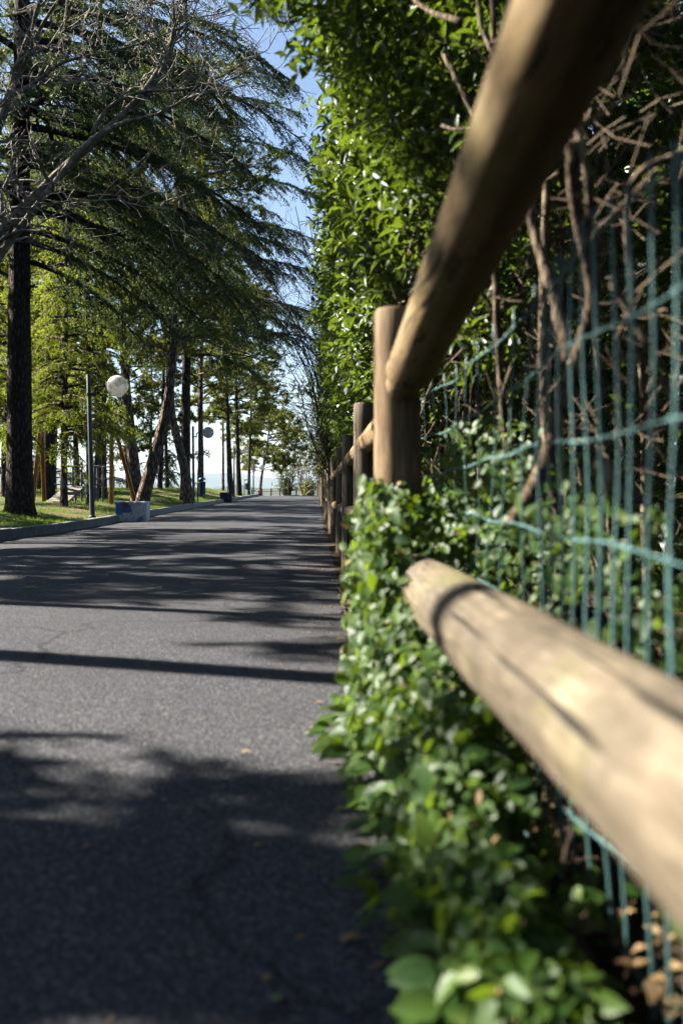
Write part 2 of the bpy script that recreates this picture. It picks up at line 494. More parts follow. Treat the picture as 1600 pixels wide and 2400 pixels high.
# opal globe with dirt stuck to one side
m, nt, out = new_mat('opal_globe')
v = coords(nt)
d1 = noise(nt, v, 5.0, 2, 0.5)
d2 = noise(nt, v, 55, 5, 0.8)
dm = math_n(nt, 'MULTIPLY', ramp(nt, d1, [(0.43, (0, 0, 0)), (0.55, (1, 1, 1))]), ramp(nt, d2, [(0.46, (0, 0, 0)), (0.58, (1, 1, 1))]))
p = nd(nt, 'ShaderNodeBsdfPrincipled', {'Base Color': mixc(nt, dm, (0.85, 0.84, 0.81), (0.10, 0.085, 0.065)), 'Roughness': 0.25, 'Specular IOR Level': 0.5})
t = nd(nt, 'ShaderNodeBsdfTranslucent', {'Color': mixc(nt, dm, (0.88, 0.87, 0.83), (0.06, 0.05, 0.04))})
mx = nd(nt, 'ShaderNodeMixShader', {0: 0.5, 1: p.outputs[0], 2: t.outputs[0]})
nt.links.new(mx.outputs[0], out.inputs[0])
M['globe'] = m

def paint_block(name, ground, blotches, flake=(0.25, 0.24, 0.22)):
    m, nt, out = new_mat(name)
    v = coords(nt)
    col = None
    base = ramp(nt, noise(nt, v, 9, 5), [(0.3, tuple(x * 0.8 for x in ground)), (0.7, ground)])
    col = base
    for i, (c, lo, hi, s, off) in enumerate(blotches):
        vv = coords(nt, (1, 1, 1), 'Object', off)
        col = mixc(nt, ramp(nt, noise(nt, vv, s, 3, 0.55, 0.6), [(lo, (0, 0, 0)), (hi, (1, 1, 1))]), col, c)
    fl = noise(nt, coords(nt, (1, 1, 0.35)), 34, 5, 0.75)
    col = mixc(nt, ramp(nt, fl, [(0.57, (0, 0, 0)), (0.61, (0.85,) * 3)]), col, flake)
    princ(nt, out, col, 0.75, bump(nt, fl, 0.4, 0.004), 0.3)
    return m
m, nt, out = new_mat('painted_block')
v = coords(nt)
wv = nd(nt, 'ShaderNodeVectorMath', {0: v, 1: nd(nt, 'ShaderNodeVectorMath', {0: nd(nt, 'ShaderNodeTexNoise', {'Vector': v, 'Scale': 9.0, 'Detail': 4.0}).outputs['Color'], 1: (0.22, 0.22, 0.22)}, operation='MULTIPLY').outputs[0]}, operation='ADD').outputs[0]
col = ramp(nt, noise(nt, coords(nt, (1, 1, 0.3)), 14, 5), [(0.3, (0.60, 0.61, 0.62)), (0.7, (0.80, 0.80, 0.78))])
for (pt, rad, c) in (((-0.16, -0.2, 0.44), 0.17, (0.05, 0.15, 0.42)), ((0.02, -0.2, 0.38), 0.10, (0.04, 0.10, 0.34)), ((0.0, -0.2, 0.51), 0.075, (0.28, 0.03, 0.04)), ((0.33, -0.2, 0.17), 0.07, (0.10, 0.24, 0.50)), ((-0.22, -0.2, 0.14), 0.05, (0.06, 0.12, 0.30))):
    dist = nd(nt, 'ShaderNodeVectorMath', {0: wv, 1: pt}, operation='DISTANCE').outputs['Value']
    col = mixc(nt, ramp(nt, dist, [(rad * 0.93, (0.9, 0.9, 0.9)), (rad, (0, 0, 0))]), col, c)
fl = noise(nt, coords(nt, (1, 1, 0.3)), 30, 5, 0.78)
col = mixc(nt, ramp(nt, fl, [(0.54, (0, 0, 0)), (0.58, (0.8,) * 3)]), col, (0.16, 0.165, 0.18))
princ(nt, out, col, 0.75, bump(nt, fl, 0.4, 0.004), 0.3)
M['graffiti'] = m
M['dark_block'] = paint_block('dark_painted_block', (0.03, 0.032, 0.04), [((0.05, 0.12, 0.30), 0.6, 0.63, 7, (3, 1, 2))], (0.02, 0.02, 0.02))
M['red_block'] = paint_block('red_white_block', (0.42, 0.07, 0.05), [((0.7, 0.68, 0.64), 0.56, 0.58, 5, (1, 4, 2))])

# ------------------------------------------------------------------ the setting
def sheet(name, xs, ys, zf, mat, label=None):
    X, Y = np.meshgrid(np.asarray(xs, float), np.asarray(ys, float))
    Z = zf(X, Y)
    ny, nx = X.shape
    i = np.arange(ny - 1)[:, None] * nx + np.arange(nx - 1)[None, :]
    q = np.stack([i, i + 1, i + nx + 1, i + nx], -1).reshape(-1, 4)
    b = MB()
    b.add(np.stack([X, Y, Z], -1).reshape(-1, 3), q)
    return b.build(name, mat, None, True, label=label, kind='structure')

ROAD_L, ROAD_R = -4.25, 0.16
sheet('road', np.linspace(ROAD_L, ROAD_R, 12), np.concatenate([np.linspace(-8, 14, 23), np.linspace(15, 82, 90)]),
      lambda x, y: zr(y) - 0.02 * ((x + 2.05) / 2.2) ** 2 + 0.004 * wob(x, y, 1.1, 2.0), M['asphalt'], 'worn dark asphalt path running straight to a crest')
sheet('lawn', np.concatenate([np.linspace(-60, -16, 23), np.linspace(-15, -4.37, 54)]), np.linspace(-8, 84, 160), zl, M['lawn'], 'patchy sloping lawn beyond the kerb')
sheet('verge', np.linspace(0.10, 9, 24), np.concatenate([np.linspace(-4, 10, 57), np.linspace(11, 82, 60)]),
      lambda x, y: zr(y) - 0.03 + 0.022 * np.minimum(1, np.maximum(0, (x - 0.14) * 6)) * (1.4 + wob(x, y, 7, 1.0)) + 0.02 * np.maximum(0, x - 0.4), M['soil'], 'bare soil strip under the hedge')

# hill the park stands on, falling away to the valley floor and out to the horizon
b = MB()
rr = np.array([0, 30, 70, 84, 100, 140, 220, 400, 700, 1200, 2200, 4000, 7000, 11000, 16000, 24000], float)
aa = np.linspace(0, 2 * math.pi, 96, endpoint=False)
zz = np.interp(rr, [0, 70, 84, 140, 400, 1200, 24000], [-0.35, -0.4, -2.6, -14, -60, -95, -100])
RR, AA = np.meshgrid(rr, aa, indexing='ij')
Z = zz[:, None] + np.where(RR > 300, 4 * np.sin(RR * 0.004 + AA * 5), 0)
i = np.arange(len(rr) - 1)[:, None] * 96
j = np.arange(96)[None, :]
k = (j + 1) % 96
b.add(np.stack([RR * np.cos(AA), RR * np.sin(AA), Z], -1).reshape(-1, 3), np.stack([i + j, i + k, i + 96 + k, i + 96 + j], -1).reshape(-1, 4))
b.build('terrain', M['terrain'], None, True, label='valley floor below the hilltop park', kind='structure')

def hills(name, dist, base, tops, a0, a1, seed, label):
    rng = rs(seed)
    n = 260
    a = np.linspace(math.radians(a0), math.radians(a1), n)
    u = np.linspace(0, 1, n)
    h = np.zeros(n)
    for f, am in ((2.3, 1.0), (5.1, 0.55), (11, 0.28), (23, 0.13), (51, 0.06), (97, 0.03)):
        h += am * np.sin(u * f * 2 * math.pi + rng.uniform(0, 6.28))
    h = tops[0] + (tops[1] - tops[0]) * (h - h.min()) / (h.max() - h.min())
    b = MB()
    rows = []
    for t, wd in ((0, -0.30), (0.35, -0.17), (0.7, -0.07), (1.0, 0.0), (0.6, 0.12), (0, 0.3)):
        r = dist * (1 + wd)
        rows.append(np.stack([r * np.sin(a), r * np.cos(a), base + (h - base) * t * (1 + 0.06 * np.sin(u * 140 + wd * 30))], -1))
    v = np.stack(rows)
    i = np.arange(5)[:, None] * n + np.arange(n - 1)[None, :]
    b.add(v.reshape(-1, 3), np.stack([i, i + 1, i + n + 1, i + n], -1).reshape(-1, 4))
    b.build(name, M['hill'], None, True, label=label, kind='structure')

hills('hills', 2600, -95, (-20, 34), -60, 40, 3, 'low wooded ridge across the valley')
hills('mountains', 7500, -98, (20, 175), -65, 45, 8, 'pale blue mountains on the skyline')
hills('mountains', 13000, -98, (120, 330), -65, 45, 11, 'faintest farthest mountains on the skyline')

# kerb of separate stones
kerb = link('kerb', None, None, None, 'grey concrete kerb between path and lawn', None, None, 'structure')
rng = rs(5)
kme = []
for v_ in range(4):
    b = MB()
    b.bevbox((0, 0.49, 0), (0.13, 0.985, 0.30), 0.013)
    me = b.mesh('kerb_stone')
    r2 = rs(50 + v_)
    co = np.zeros(len(me.vertices) * 3, np.float32)
    me.vertices.foreach_get('co', co)
    co += r2.normal(0, 0.003, co.shape)
    me.vertices.foreach_set('co', co)
    kme.append(me)
for i in range(72):
    y = 2.0 + i
    o = link('kerb_stone', kme[i % 4], M['kerb'], kerb)
    o.location = (-4.312 + rng.normal(0, 0.006), y, float(zr(y + 0.5)) - 0.02 + rng.normal(0, 0.005))
    o.rotation_euler = (math.atan2(float(zr(y + 1) - zr(y)), 1.0), rng.normal(0, 0.012), rng.normal(0, 0.006))

# grass
def grass(name, n, xr, yr, hmin, hmax, w, seed, label):
    rng = rs(seed)
    x = xr[1] - (xr[1] - xr[0]) * rng.uniform(0, 1, n) ** 1.5
    y = yr[0] + (yr[1] - yr[0]) * rng.uniform(0, 1, n) ** 1.3
    patch = wob(x, y, 1.3, 1.0) + 0.7 * wob(x, y, 4.1, 2.2)
    keep = patch > rng.normal(-0.15, 0.45, n)
    x, y = x[keep], y[keep]
    n = len(x)
    P = np.stack([x, y, zl(x, y) - 0.005], -1)
    a = rng.uniform(0, 6.28, n)
    D = np.stack([np.cos(a), np.sin(a), np.zeros(n)], -1)
    side = np.stack([-np.sin(a), np.cos(a), np.zeros(n)], -1)
    h = rng.uniform(hmin, hmax, n)[:, None]
    ln = rng.uniform(0.1, 0.9, n)[:, None]
    ww = w * rng.uniform(0.6, 1.3, n)[:, None]
    v = np.stack([P - side * ww, P + side * ww, P + D * h * ln * 0.4 + ZUP * h * 0.6 + side * ww * 0.7, P + D * h * ln * 0.4 + ZUP * h * 0.6 - side * ww * 0.7, P + D * h * ln + ZUP * h * (1 - 0.3 * ln)], 1)
    o = np.arange(n)[:, None] * 5
    b = MB()
    b.add(v.reshape(-1, 3), o + np.array([[0, 1, 2, 3]]), o + np.array([[3, 2, 4]]))
    return b.build(name, M['grass'], None, False, label=label, cat='grass', kind='stuff')
grass('grass', 62000, (-12, -4.40), (10.5, 40), 0.03, 0.085, 0.004, 21, 'short bright grass growing in patches on the lawn')
grass('grass', 13000, (-14, -4.45), (38, 64), 0.04, 0.10, 0.008, 22, 'grass on the far rise of the lawn')

# ------------------------------------------------------------------ timber fence
def pole(P, r, n=28, seed=0, ends=(0.0, 0.0), crack=None, chamf=0.012, step=0.09):
    """round timber with slightly uneven girth; ends may taper to a turned tenon; a drying crack is cut in"""
    P0, P1 = np.asarray(P[0], float), np.asarray(P[1], float)
    L = np.linalg.norm(P1 - P0)
    m = max(8, int(L / step))
    t = np.linspace(0, 1, m)
    t = np.unique(np.concatenate([t, [0.0, chamf / L, 1 - chamf / L, 1.0]] + ([[0.10 / L, 0.16 / L, 1 - 0.16 / L, 1 - 0.10 / L]] if ends[0] or ends[1] else [])))
    m = len(t)
    rng = rs(seed)
    ph = rng.uniform(0, 6.28, 6)
    rad = r * (1 + 0.018 * np.sin(t * L * 3 + ph[0]) + 0.012 * np.sin(t * L * 9 + ph[1]))
    for e, s in ((ends[0], t * L), (ends[1], (1 - t) * L)):
        if e:
            rad = np.where(s < 0.13, np.minimum(rad, e), rad)
    rad[0] *= 0.9
    rad[-1] *= 0.9
    T = (P1 - P0) / L
    ref = np.array([0, 0, 1.0]) if abs(T[2]) < 0.9 else np.array([1.0, 0, 0])
    U = nrm(np.cross(T, ref))
    V = np.cross(T, U)
    a = np.linspace(0, 2 * math.pi, n, endpoint=False)
    rr = rad[:, None] * (1 + 0.012 * np.sin(2 * a + ph[2])[None] + 0.008 * np.sin(5 * a + ph[3] + t[:, None] * 4) + rng.normal(0, 0.003, (m, n)))
    if crack is not None:
        ci, c0, c1, dp = crack
        k = (t > c0) & (t < c1)
        rr[k, ci] -= dp
    bow = 0.004 * np.sin(t * math.pi)
    ax = P0 + T * (t * L)[:, None] + U * bow[:, None]
    v = ax[:, None] + rr[..., None] * (np.cos(a)[None, :, None] * U + np.sin(a)[None, :, None] * V)
    b = MB()
    i = np.arange(m - 1)[:, None] * n
    j = np.arange(n)[None, :]
    k = (j + 1) % n
    q = np.stack([i + j, i + k, i + n + k, i + n + j], -1).reshape(-1, 4)
    jj = np.arange(n)
    kk = (jj + 1) % n
    vv = np.vstack([v.reshape(-1, 3), ax[:1], ax[-1:]])
    tt = np.vstack([np.stack([np.full(n, m * n), kk, jj], -1), np.stack([np.full(n, m * n + 1), (m - 1) * n + jj, (m - 1) * n + kk], -1)])
    b.add(vv, q, tt)
    return b

def auto_smooth(o, deg=35):
    me = o.data
    me.polygons.foreach_set('use_smooth', np.ones(len(me.polygons), bool))
    try:
        me.set_sharp_from_angle(angle=math.radians(deg))
    except Exception:
        pass
    return o

fence = thing('timber_fence', 'round timber post and rail fence running along the path by the hedge', 'fence')
def posx(i):
    return 0.225 if i == 1 else 0.27 + 0.006 * math.sin(i * 2.1) - 0.0012 * i
rng = rs(31)
NPOST = 27
post_pos = []
for i in range(0, NPOST):
    y = 2.5 * i
    x = posx(i)
    z = float(zr(y))
    h = 1.10 if i == 1 else 1.10 + 0.02 * math.sin(i * 1.7)
    if i == 0:
        y, x, h = -0.15, 0.28, 1.35
    lean = (rng.normal(0, 0.006), rng.normal(0, 0.008))
    post_pos.append((x, y, z))
    b = pole(((0, 0, -0.12), (lean[0] * h, lean[1] * h, h)), 0.0605 if i != 1 else 0.062, 32 if i < 5 else 16, 100 + i, crack=((26, 0.0, 0.99, 0.012) if i == 1 else (int(rng.integers(0, 16)), 0.2, 0.9, 0.006)))
    o = b.build('post', M['post'] if i in (0, 1, 14) else M['post_shade_grey'], fence)
    o.location = (x, y, z)
    auto_smooth(o)
for i in range(0, NPOST - 1):
    x0, y0, z0 = post_pos[i]
    x1, y1, z1 = post_pos[i + 1]
    if i == 0:
        secs = [((0.262, -0.2, 1.205), (0.232, 2.47, 0.893), 0.060, M['rail'], (0, 0.047), 28), ((0.262, -0.2, 0.395), (0.25, 2.49, 0.385), 0.067, M['rail_pale'], (0, 0.052), 28)]
    else:
        secs = [((x0, y0 + 0.02, z0 + (0.815 if i == 1 else 0.87)), (x1, y1 - 0.02, z1 + 0.872), 0.05, M['rail'], (0.043, 0.043), 20),
                ((x0, y0 + 0.02, z0 + 0.475), (x1, y1 - 0.02, z1 + 0.465), 0.05, M['rail'] if i > 3 else M['rail_pale'], (0.043, 0.043), 20)]
    for k, (a, e, r, mt, ends, n) in enumerate(secs):
        a, e = np.array(a), np.array(e)
        b = pole((a - a, e - a), r, n, 300 + i * 2 + k, ends=ends, crack=(9 + 4 * k, 0.1, 0.8, 0.004))
        o = b.build('rail', mt, fence)
        o.location = tuple(a)
        auto_smooth(o)

# fence closing the view at the crest
far_fence = thing('timber_fence', 'low timber fence crossing the end of the path against the hazy valley', 'fence')
fp = [(0.12, 66.5, 1.12), (-0.22, 70.5, 1.15), (-0.62, 73.2, 1.2), (-1.05, 75.0, 1.2), (-1.6, 76.3, 1.2), (-2.25, 77, 1.15), (-3.0, 77.4, 1.12), (-3.75, 77.8, 1.1), (-4.55, 78.2, 1.1), (-5.4, 78.4, 1.1)]
fq = []
for i, (x, y, h) in enumerate(fp):
    z = max(float(zr(y)), 0.06)
    b = pole(((0, 0, -0.2), (0, 0, h)), 0.06, 14, 700 + i)
    o = b.build('post', M['post_shade_grey'], far_fence)
    o.location = (x, y, z)
    auto_smooth(o)
    fq.append((x, y, z, h))
for i in range(len(fq) - 1):
    for k, hh in ((0, 0.88), (1, 0.46)):
        a = np.array([fq[i][0], fq[i][1], fq[i][2] + hh * fq[i][3] / 1.1])
        e = np.array([fq[i + 1][0], fq[i + 1][1], fq[i + 1][2] + hh * fq[i + 1][3] / 1.1])
        b = pole((a - a, e - a), 0.05, 10, 740 + i * 2 + k)
        o = b.build('rail', M['rail_x'], far_fence)
        o.location = tuple(a)
        auto_smooth(o)

# ------------------------------------------------------------------ green wire netting behind the rails
net = thing('wire_netting', 'sagging green coated wire netting behind the timber rails', 'wire fence')
rng = rs(41)
NX = 0.375
rows_z = [0.015 + 0.131 * k for k in range(8)]
def net_x(y, z):
    return NX + 0.012 * np.sin(y * 2.3 + z * 3) + 0.006 * np.sin(y * 7 + z * 9)
vy = list(np.arange(0.52, 3.6, 0.062))
for k, z in enumerate(rows_z):
    yy = np.linspace(0.4, 6.2, 110)
    zz_ = z + 0.010 * np.sin(yy * 1.7 + k) + 0.004 * np.sin(yy * 11 + k * 2)
    b = MB()
    b.tube(np.stack([net_x(yy, z), yy, zz_], -1), 0.0015, 6)
    b.tube(np.stack([net_x(yy, z) + 0.0022 * np.cos(yy * 90), yy, zz_ + 0.0022 * np.sin(yy * 90)], -1), 0.0010, 5)
    for y in vy:
        zk = z + 0.010 * math.sin(y * 1.7 + k) + 0.004 * math.sin(y * 11 + k * 2)
        b.lathe([(0.0002, -0.005), (0.0034, -0.003), (0.0036, 0.002), (0.0002, 0.005)], (float(net_x(y, z)), y, zk), 8)
    b.build('horizontal_wire', M['wire'], net, True)
for i, y in enumerate(vy):
    zz_ = np.linspace(-0.02, rows_z[-1] + 0.025 + rng.uniform(0, 0.02), 26)
    ph, am = rng.uniform(0, 6.28), rng.uniform(0.002, 0.008)
    b = MB()
    yy = y + am * np.sin(zz_ * 5 + ph) + 0.002 * np.sin(zz_ * 24 + ph)
    if y > 1.55 and i % 3:
        continue
    b.tube(np.stack([net_x(yy, zz_), yy, zz_], -1), 0.0022 if y < 1.55 else 0.0013, 6)
    if y < 1.6 and rng.uniform() < 0.5:
        yy2 = yy + 0.010 + 0.008 * np.sin(zz_ * 3 + ph)
        b.tube(np.stack([net_x(yy2, zz_) + 0.004, yy2, zz_], -1), 0.0019, 5)
    b.build('vertical_wire', M['wire'], net, True)

# ------------------------------------------------------------------ street lamps
def make_lamp(label, loc, tilt=(0, 0), rotz=0.0, h=2.87):
    t = thing('globe_lamp', label, 'street lamp', loc, 'globe lamps along the path', rotz)
    t.rotation_euler = (tilt[0], tilt[1], rotz)
    if not LAMP:
        b = MB(); b.lathe([(0.055, -0.1), (0.052, 0.3), (0.046, 1.5), (0.042, h - 0.01), (0.036, h), (0.0005, h + 0.004)], n=20)
        LAMP['pole'] = (b.mesh('pole', True), M['lamp_metal'])
        b = MB(); b.lathe([(0.058, 0.0), (0.075, 0.0), (0.072, 0.035), (0.05, 0.05)], n=16)
        LAMP['base_ring'] = (b.mesh('base_ring', True), M['lamp_metal'])
        b = MB()
        b.lathe([(0.043, h - 0.43), (0.054, h - 0.43), (0.054, h - 0.375), (0.043, h - 0.375)], n=18)
        b.box((0.085, 0, h - 0.403), (0.08, 0.03, 0.04))
        LAMP['clamp'] = (b.mesh('clamp'), M['black_metal'])
        b = MB()
        pts = [(0.125, 0, h - 0.44), (0.125, 0, h - 0.36), (0.13, 0, h - 0.31), (0.15, 0, h - 0.27), (0.185, 0, h - 0.247), (0.23, 0, h - 0.24), (0.36, 0, h - 0.24)]
        b.tube(pts, 0.024, 12)
        LAMP['arm'] = (b.mesh('arm', True), M['black_metal'])
        b = MB()
        a = np.linspace(0.0, 1.0, 6)
        b.tube([(0.335, 0, h - 0.24), (0.352, 0, h - 0.24), (0.358, 0, h - 0.24), (0.382, 0, h - 0.24)], [0.03, 0.055, 0.062, 0.062], 18)
        LAMP['globe_holder'] = (b.mesh('globe_holder', True), M['black_metal'])
        b = MB()
        R = 0.215
        th = np.linspace(0.001, math.pi - 0.001, 25)
        b.lathe(np.stack([R * np.sin(th), -R * np.cos(th)], -1), (0, 0, 0), 36)
        LAMP['globe'] = (b.mesh('globe', True), M['globe'])
    for nme, (me, mt) in LAMP.items():
        o = link(nme, me, mt, t)
        if nme == 'globe':
            o.location = (0.575, 0, h - 0.245)
    return t
LAMP = {}
def lawn_at(x, y):
    return (x, y, float(zl(x, y)))
make_lamp('dirty white globe lamp on grey pole beside the painted concrete block', lawn_at(-4.47, 18.6), (0, -0.028))
make_lamp('second globe lamp along the kerb, next to the blue bin', lawn_at(-4.6, 35), (0, -0.01))
make_lamp('third globe lamp along the kerb, between slim dark tree trunks', lawn_at(-4.54, 51.5), (0, 0.006))
make_lamp('farthest kerb lamp, its globe in front of the small leaning tree', lawn_at(-4.5, 67))
make_lamp('small distant globe lamp framed between two pine trunks against the sky', (-10.2, 86, -1.6))
make_lamp('distant globe lamp just above the slanted orange swing leg', (-15.4, 71, 0.0))

# ------------------------------------------------------------------ concrete blocks, bins
def block(name, mat, c, size, label, rot=0.0, b_=0.02):
    b = MB()
    b.bevbox((0, 0, size[2] / 2), size, b_)
    o = b.build(name, mat, None, False, label=label, cat='concrete block', loc=c)
    o.rotation_euler = (0, 0, rot)
    return o
block('concrete_block', M['graffiti'], (-4.01, 20.35, float(zr(20.3)) - 0.02), (0.68, 0.62, 0.44), 'white concrete block daubed with blue and red paint at the kerb', 0.06)
block('concrete_block', M['dark_block'], (-4.16, 43.2, float(zr(43.2)) - 0.02), (0.55, 0.8, 0.46), 'dark painted concrete block farther along the kerb', 0.03)
block('concrete_block', M['red_block'], (-4.22, 70.2, float(zr(70.2)) - 0.02), (0.34, 0.4, 0.36), 'red and white painted block at the foot of the small leaning tree')

t = thing('litter_bin', 'blue round litter bin with domed lid beside the second lamp', 'litter bin', lawn_at(-4.48, 36.6))
b = MB(); b.lathe([(0.0005, 0.28), (0.13, 0.28), (0.135, 0.3), (0.14, 0.72), (0.15, 0.74), (0.15, 0.78), (0.14, 0.78), (0.135, 0.6)], n=24); b.build('body', M['bin'], t, True)
b = MB()
for k in range(3):
    b.lathe([(0.141, 0.36 + 0.13 * k), (0.147, 0.37 + 0.13 * k), (0.141, 0.38 + 0.13 * k)], n=24)
b.build('hoop', M['bin'], t, True)
b = MB(); b.lathe([(0.152, 0.865), (0.15, 0.885), (0.12, 0.93), (0.06, 0.955), (0.0005, 0.96)], n=24); b.build('lid', M['bin'], t, True)
b = MB()
for a in (0.6, 2.7, 4.8):
    b.tube([(0.14 * math.cos(a), 0.14 * math.sin(a), 0.76), (0.14 * math.cos(a), 0.14 * math.sin(a), 0.875)], 0.008, 6)
b.build('lid_strut', M['bin'], t)
b = MB(); b.tube([(-0.17, 0, -0.1), (-0.17, 0, 0.98)], 0.022, 10); b.build('post', M['black_metal'], t, True)
b = MB(); b.box((-0.15, 0, 0.5), (0.04, 0.03, 0.05)); b.box((-0.15, 0, 0.68), (0.04, 0.03, 0.05)); b.build('bracket', M['black_metal'], t)

t = thing('litter_bin', 'dark litter bin hung on a post with an arched cover, by the crest', 'litter bin', lawn_at(-4.62, 60))
b = MB(); b.tube([(0, 0, -0.1), (0, 0, 1.05)], 0.025, 10); b.build('post', M['black_metal'], t, True)
b = MB(); b.lathe([(0.0005, 0.36), (0.11, 0.36), (0.118, 0.4), (0.12, 0.76), (0.125, 0.78), (0.11, 0.76)], (0.17, 0, 0), 20); b.build('body', M['bin'], t, True)
b = MB()
b.tube([(0.0, 0, 0.94), (0.06, 0, 0.985), (0.17, 0, 1.0), (0.28, 0, 0.985), (0.31, 0, 0.96)], [0.02, 0.03, 0.034, 0.03, 0.02], 8)
b.build('cover', M['bin'], t, True)
b = MB(); b.box((0.04, 0, 0.5), (0.06, 0.03, 0.03)); b.box((0.04, 0, 0.7), (0.06, 0.03, 0.03)); b.build('bracket', M['black_metal'], t)

# ------------------------------------------------------------------ playground
gz = float(zl(-6.5, 25.5))
sw = thing('swing_frame', 'orange timber swing frame with splayed legs on the lawn behind the young conifers', 'swing', (-6.5, 25.6, gz))
def beam(name, a, e, w, mat, parent, wy=None):
    a, e = np.array(a, float), np.array(e, float)
    L = np.linalg.norm(e - a)
    b = MB()
    T = (e - a) / L
    ref = np.array([0, 1.0, 0]) if abs(T[1]) < 0.9 else np.array([1.0, 0, 0])
    U = nrm(np.cross(T, ref))
    V = np.cross(T, U)
    b.bevbox((a + e) / 2, (w, wy or w, L), 0.006, np.stack([U, V, T], -1))
    return b.build(name, mat, parent)
for sx, xb in ((-1, -1.08), (1, 1.08)):
    if sx < 0:
        beam('leg', (xb, -0.75, -0.08), (xb + 0.03, 0, 2.35), 0.10, M['orange'], sw)
        beam('leg', (xb - 0.12, 0.75, -0.08), (xb + 0.03, 0, 2.35), 0.10, M['orange'], sw)
    else:
        beam('leg', (xb - 0.05, -0.75, -0.08), (xb - 0.2, 0, 2.35), 0.10, M['orange'], sw)
        beam('leg', (xb + 0.36, 0.55, -0.08), (xb - 0.2, 0, 2.35), 0.10, M['orange'], sw)
beam('top_beam', (-1.3, 0, 2.38), (1.2, 0, 2.38), 0.12, M['orange'], sw)
for xs in (-0.45, 0.4):
    for dx in (-0.2, 0.2):
        b = MB(); b.tube([(xs + dx, 0, 2.32), (xs + dx, 0, 0.5)], 0.008, 6); b.build('swing_rope', M['black_metal'], sw)
    b = MB(); b.bevbox((xs, 0, 0.49), (0.46, 0.17, 0.035), 0.008); b.build('swing_seat', M['black_metal'], sw)

# plank ramp with rail frames
pr = thing('play_ramp', 'grey weathered timber play ramp with plank deck and open side rails', 'play structure', (-7.15, 25.0, float(zl(-7.15, 25.0))))
Rz = 0.42
for k in range(11):
    t_ = k / 10
    y = 0.0 + 0.95 * t_
    z = 0.02 + Rz * t_
    b = MB()
    b.bevbox((0, 0, 0), (0.56, 0.09, 0.025), 0.004, Matrix.Rotation(math.atan2(Rz, 0.95), 3, 'X'))
    o = b.build('plank', M['plank'], pr)
    o.location = (0.18 + 0.22 * t_, y, z)
for k in range(6):
    b = MB(); b.bevbox((0, 0, 0), (1.05, 0.10, 0.03), 0.004)
    o = b.build('deck_plank', M['plank'], pr)
    o.location = (0.62, 1.06 + 0.108 * k, Rz + 0.01)
for x in (0.17, 0.43, 0.80, 1.04):
    beam('post', (x, 1.02, -0.1), (x, 1.02, Rz + 0.62), 0.05, M['plank'], pr)
    beam('post', (x + 0.0, 1.68, -0.1), (x, 1.68, Rz + 0.62), 0.05, M['plank'], pr)
for (xa, xb) in ((0.12, 0.48), (0.76, 1.1)):
    for z in (Rz + 0.26, Rz + 0.6):
        beam('rail', (xa, 0.985, z), (xb, 0.985, z), 0.055, M['plank'], pr, 0.03)
        beam('rail', (xa, 1.715, z), (xb, 1.715, z), 0.055, M['plank'], pr, 0.03)
beam('stringer', (-0.10, -0.02, 0.0), (0.14, 0.98, Rz - 0.03), 0.05, M['plank'], pr)
beam('stringer', (0.44, -0.02, 0.0), (0.68, 0.98, Rz - 0.03), 0.05, M['plank'], pr)

# ------------------------------------------------------------------ trees
def tris(P, D, L, Wd, rng, flat=None):
    """needles: thin triangles from P along D"""
    n = len(P)
    r = rng.normal(0, 1, (n, 3))
    if flat is not None:
        r = r * (1 - flat) + np.array([0, 0, 1.0]) * flat
    s = nrm(np.cross(D, r)) * (np.broadcast_to(np.asarray(Wd, float), (n,))[:, None] / 2)
    v = np.stack([P - s, P + s, P + D * np.broadcast_to(np.asarray(L, float), (n,))[:, None]], 1)
    return v.reshape(-1, 3), np.arange(n * 3).reshape(-1, 3)

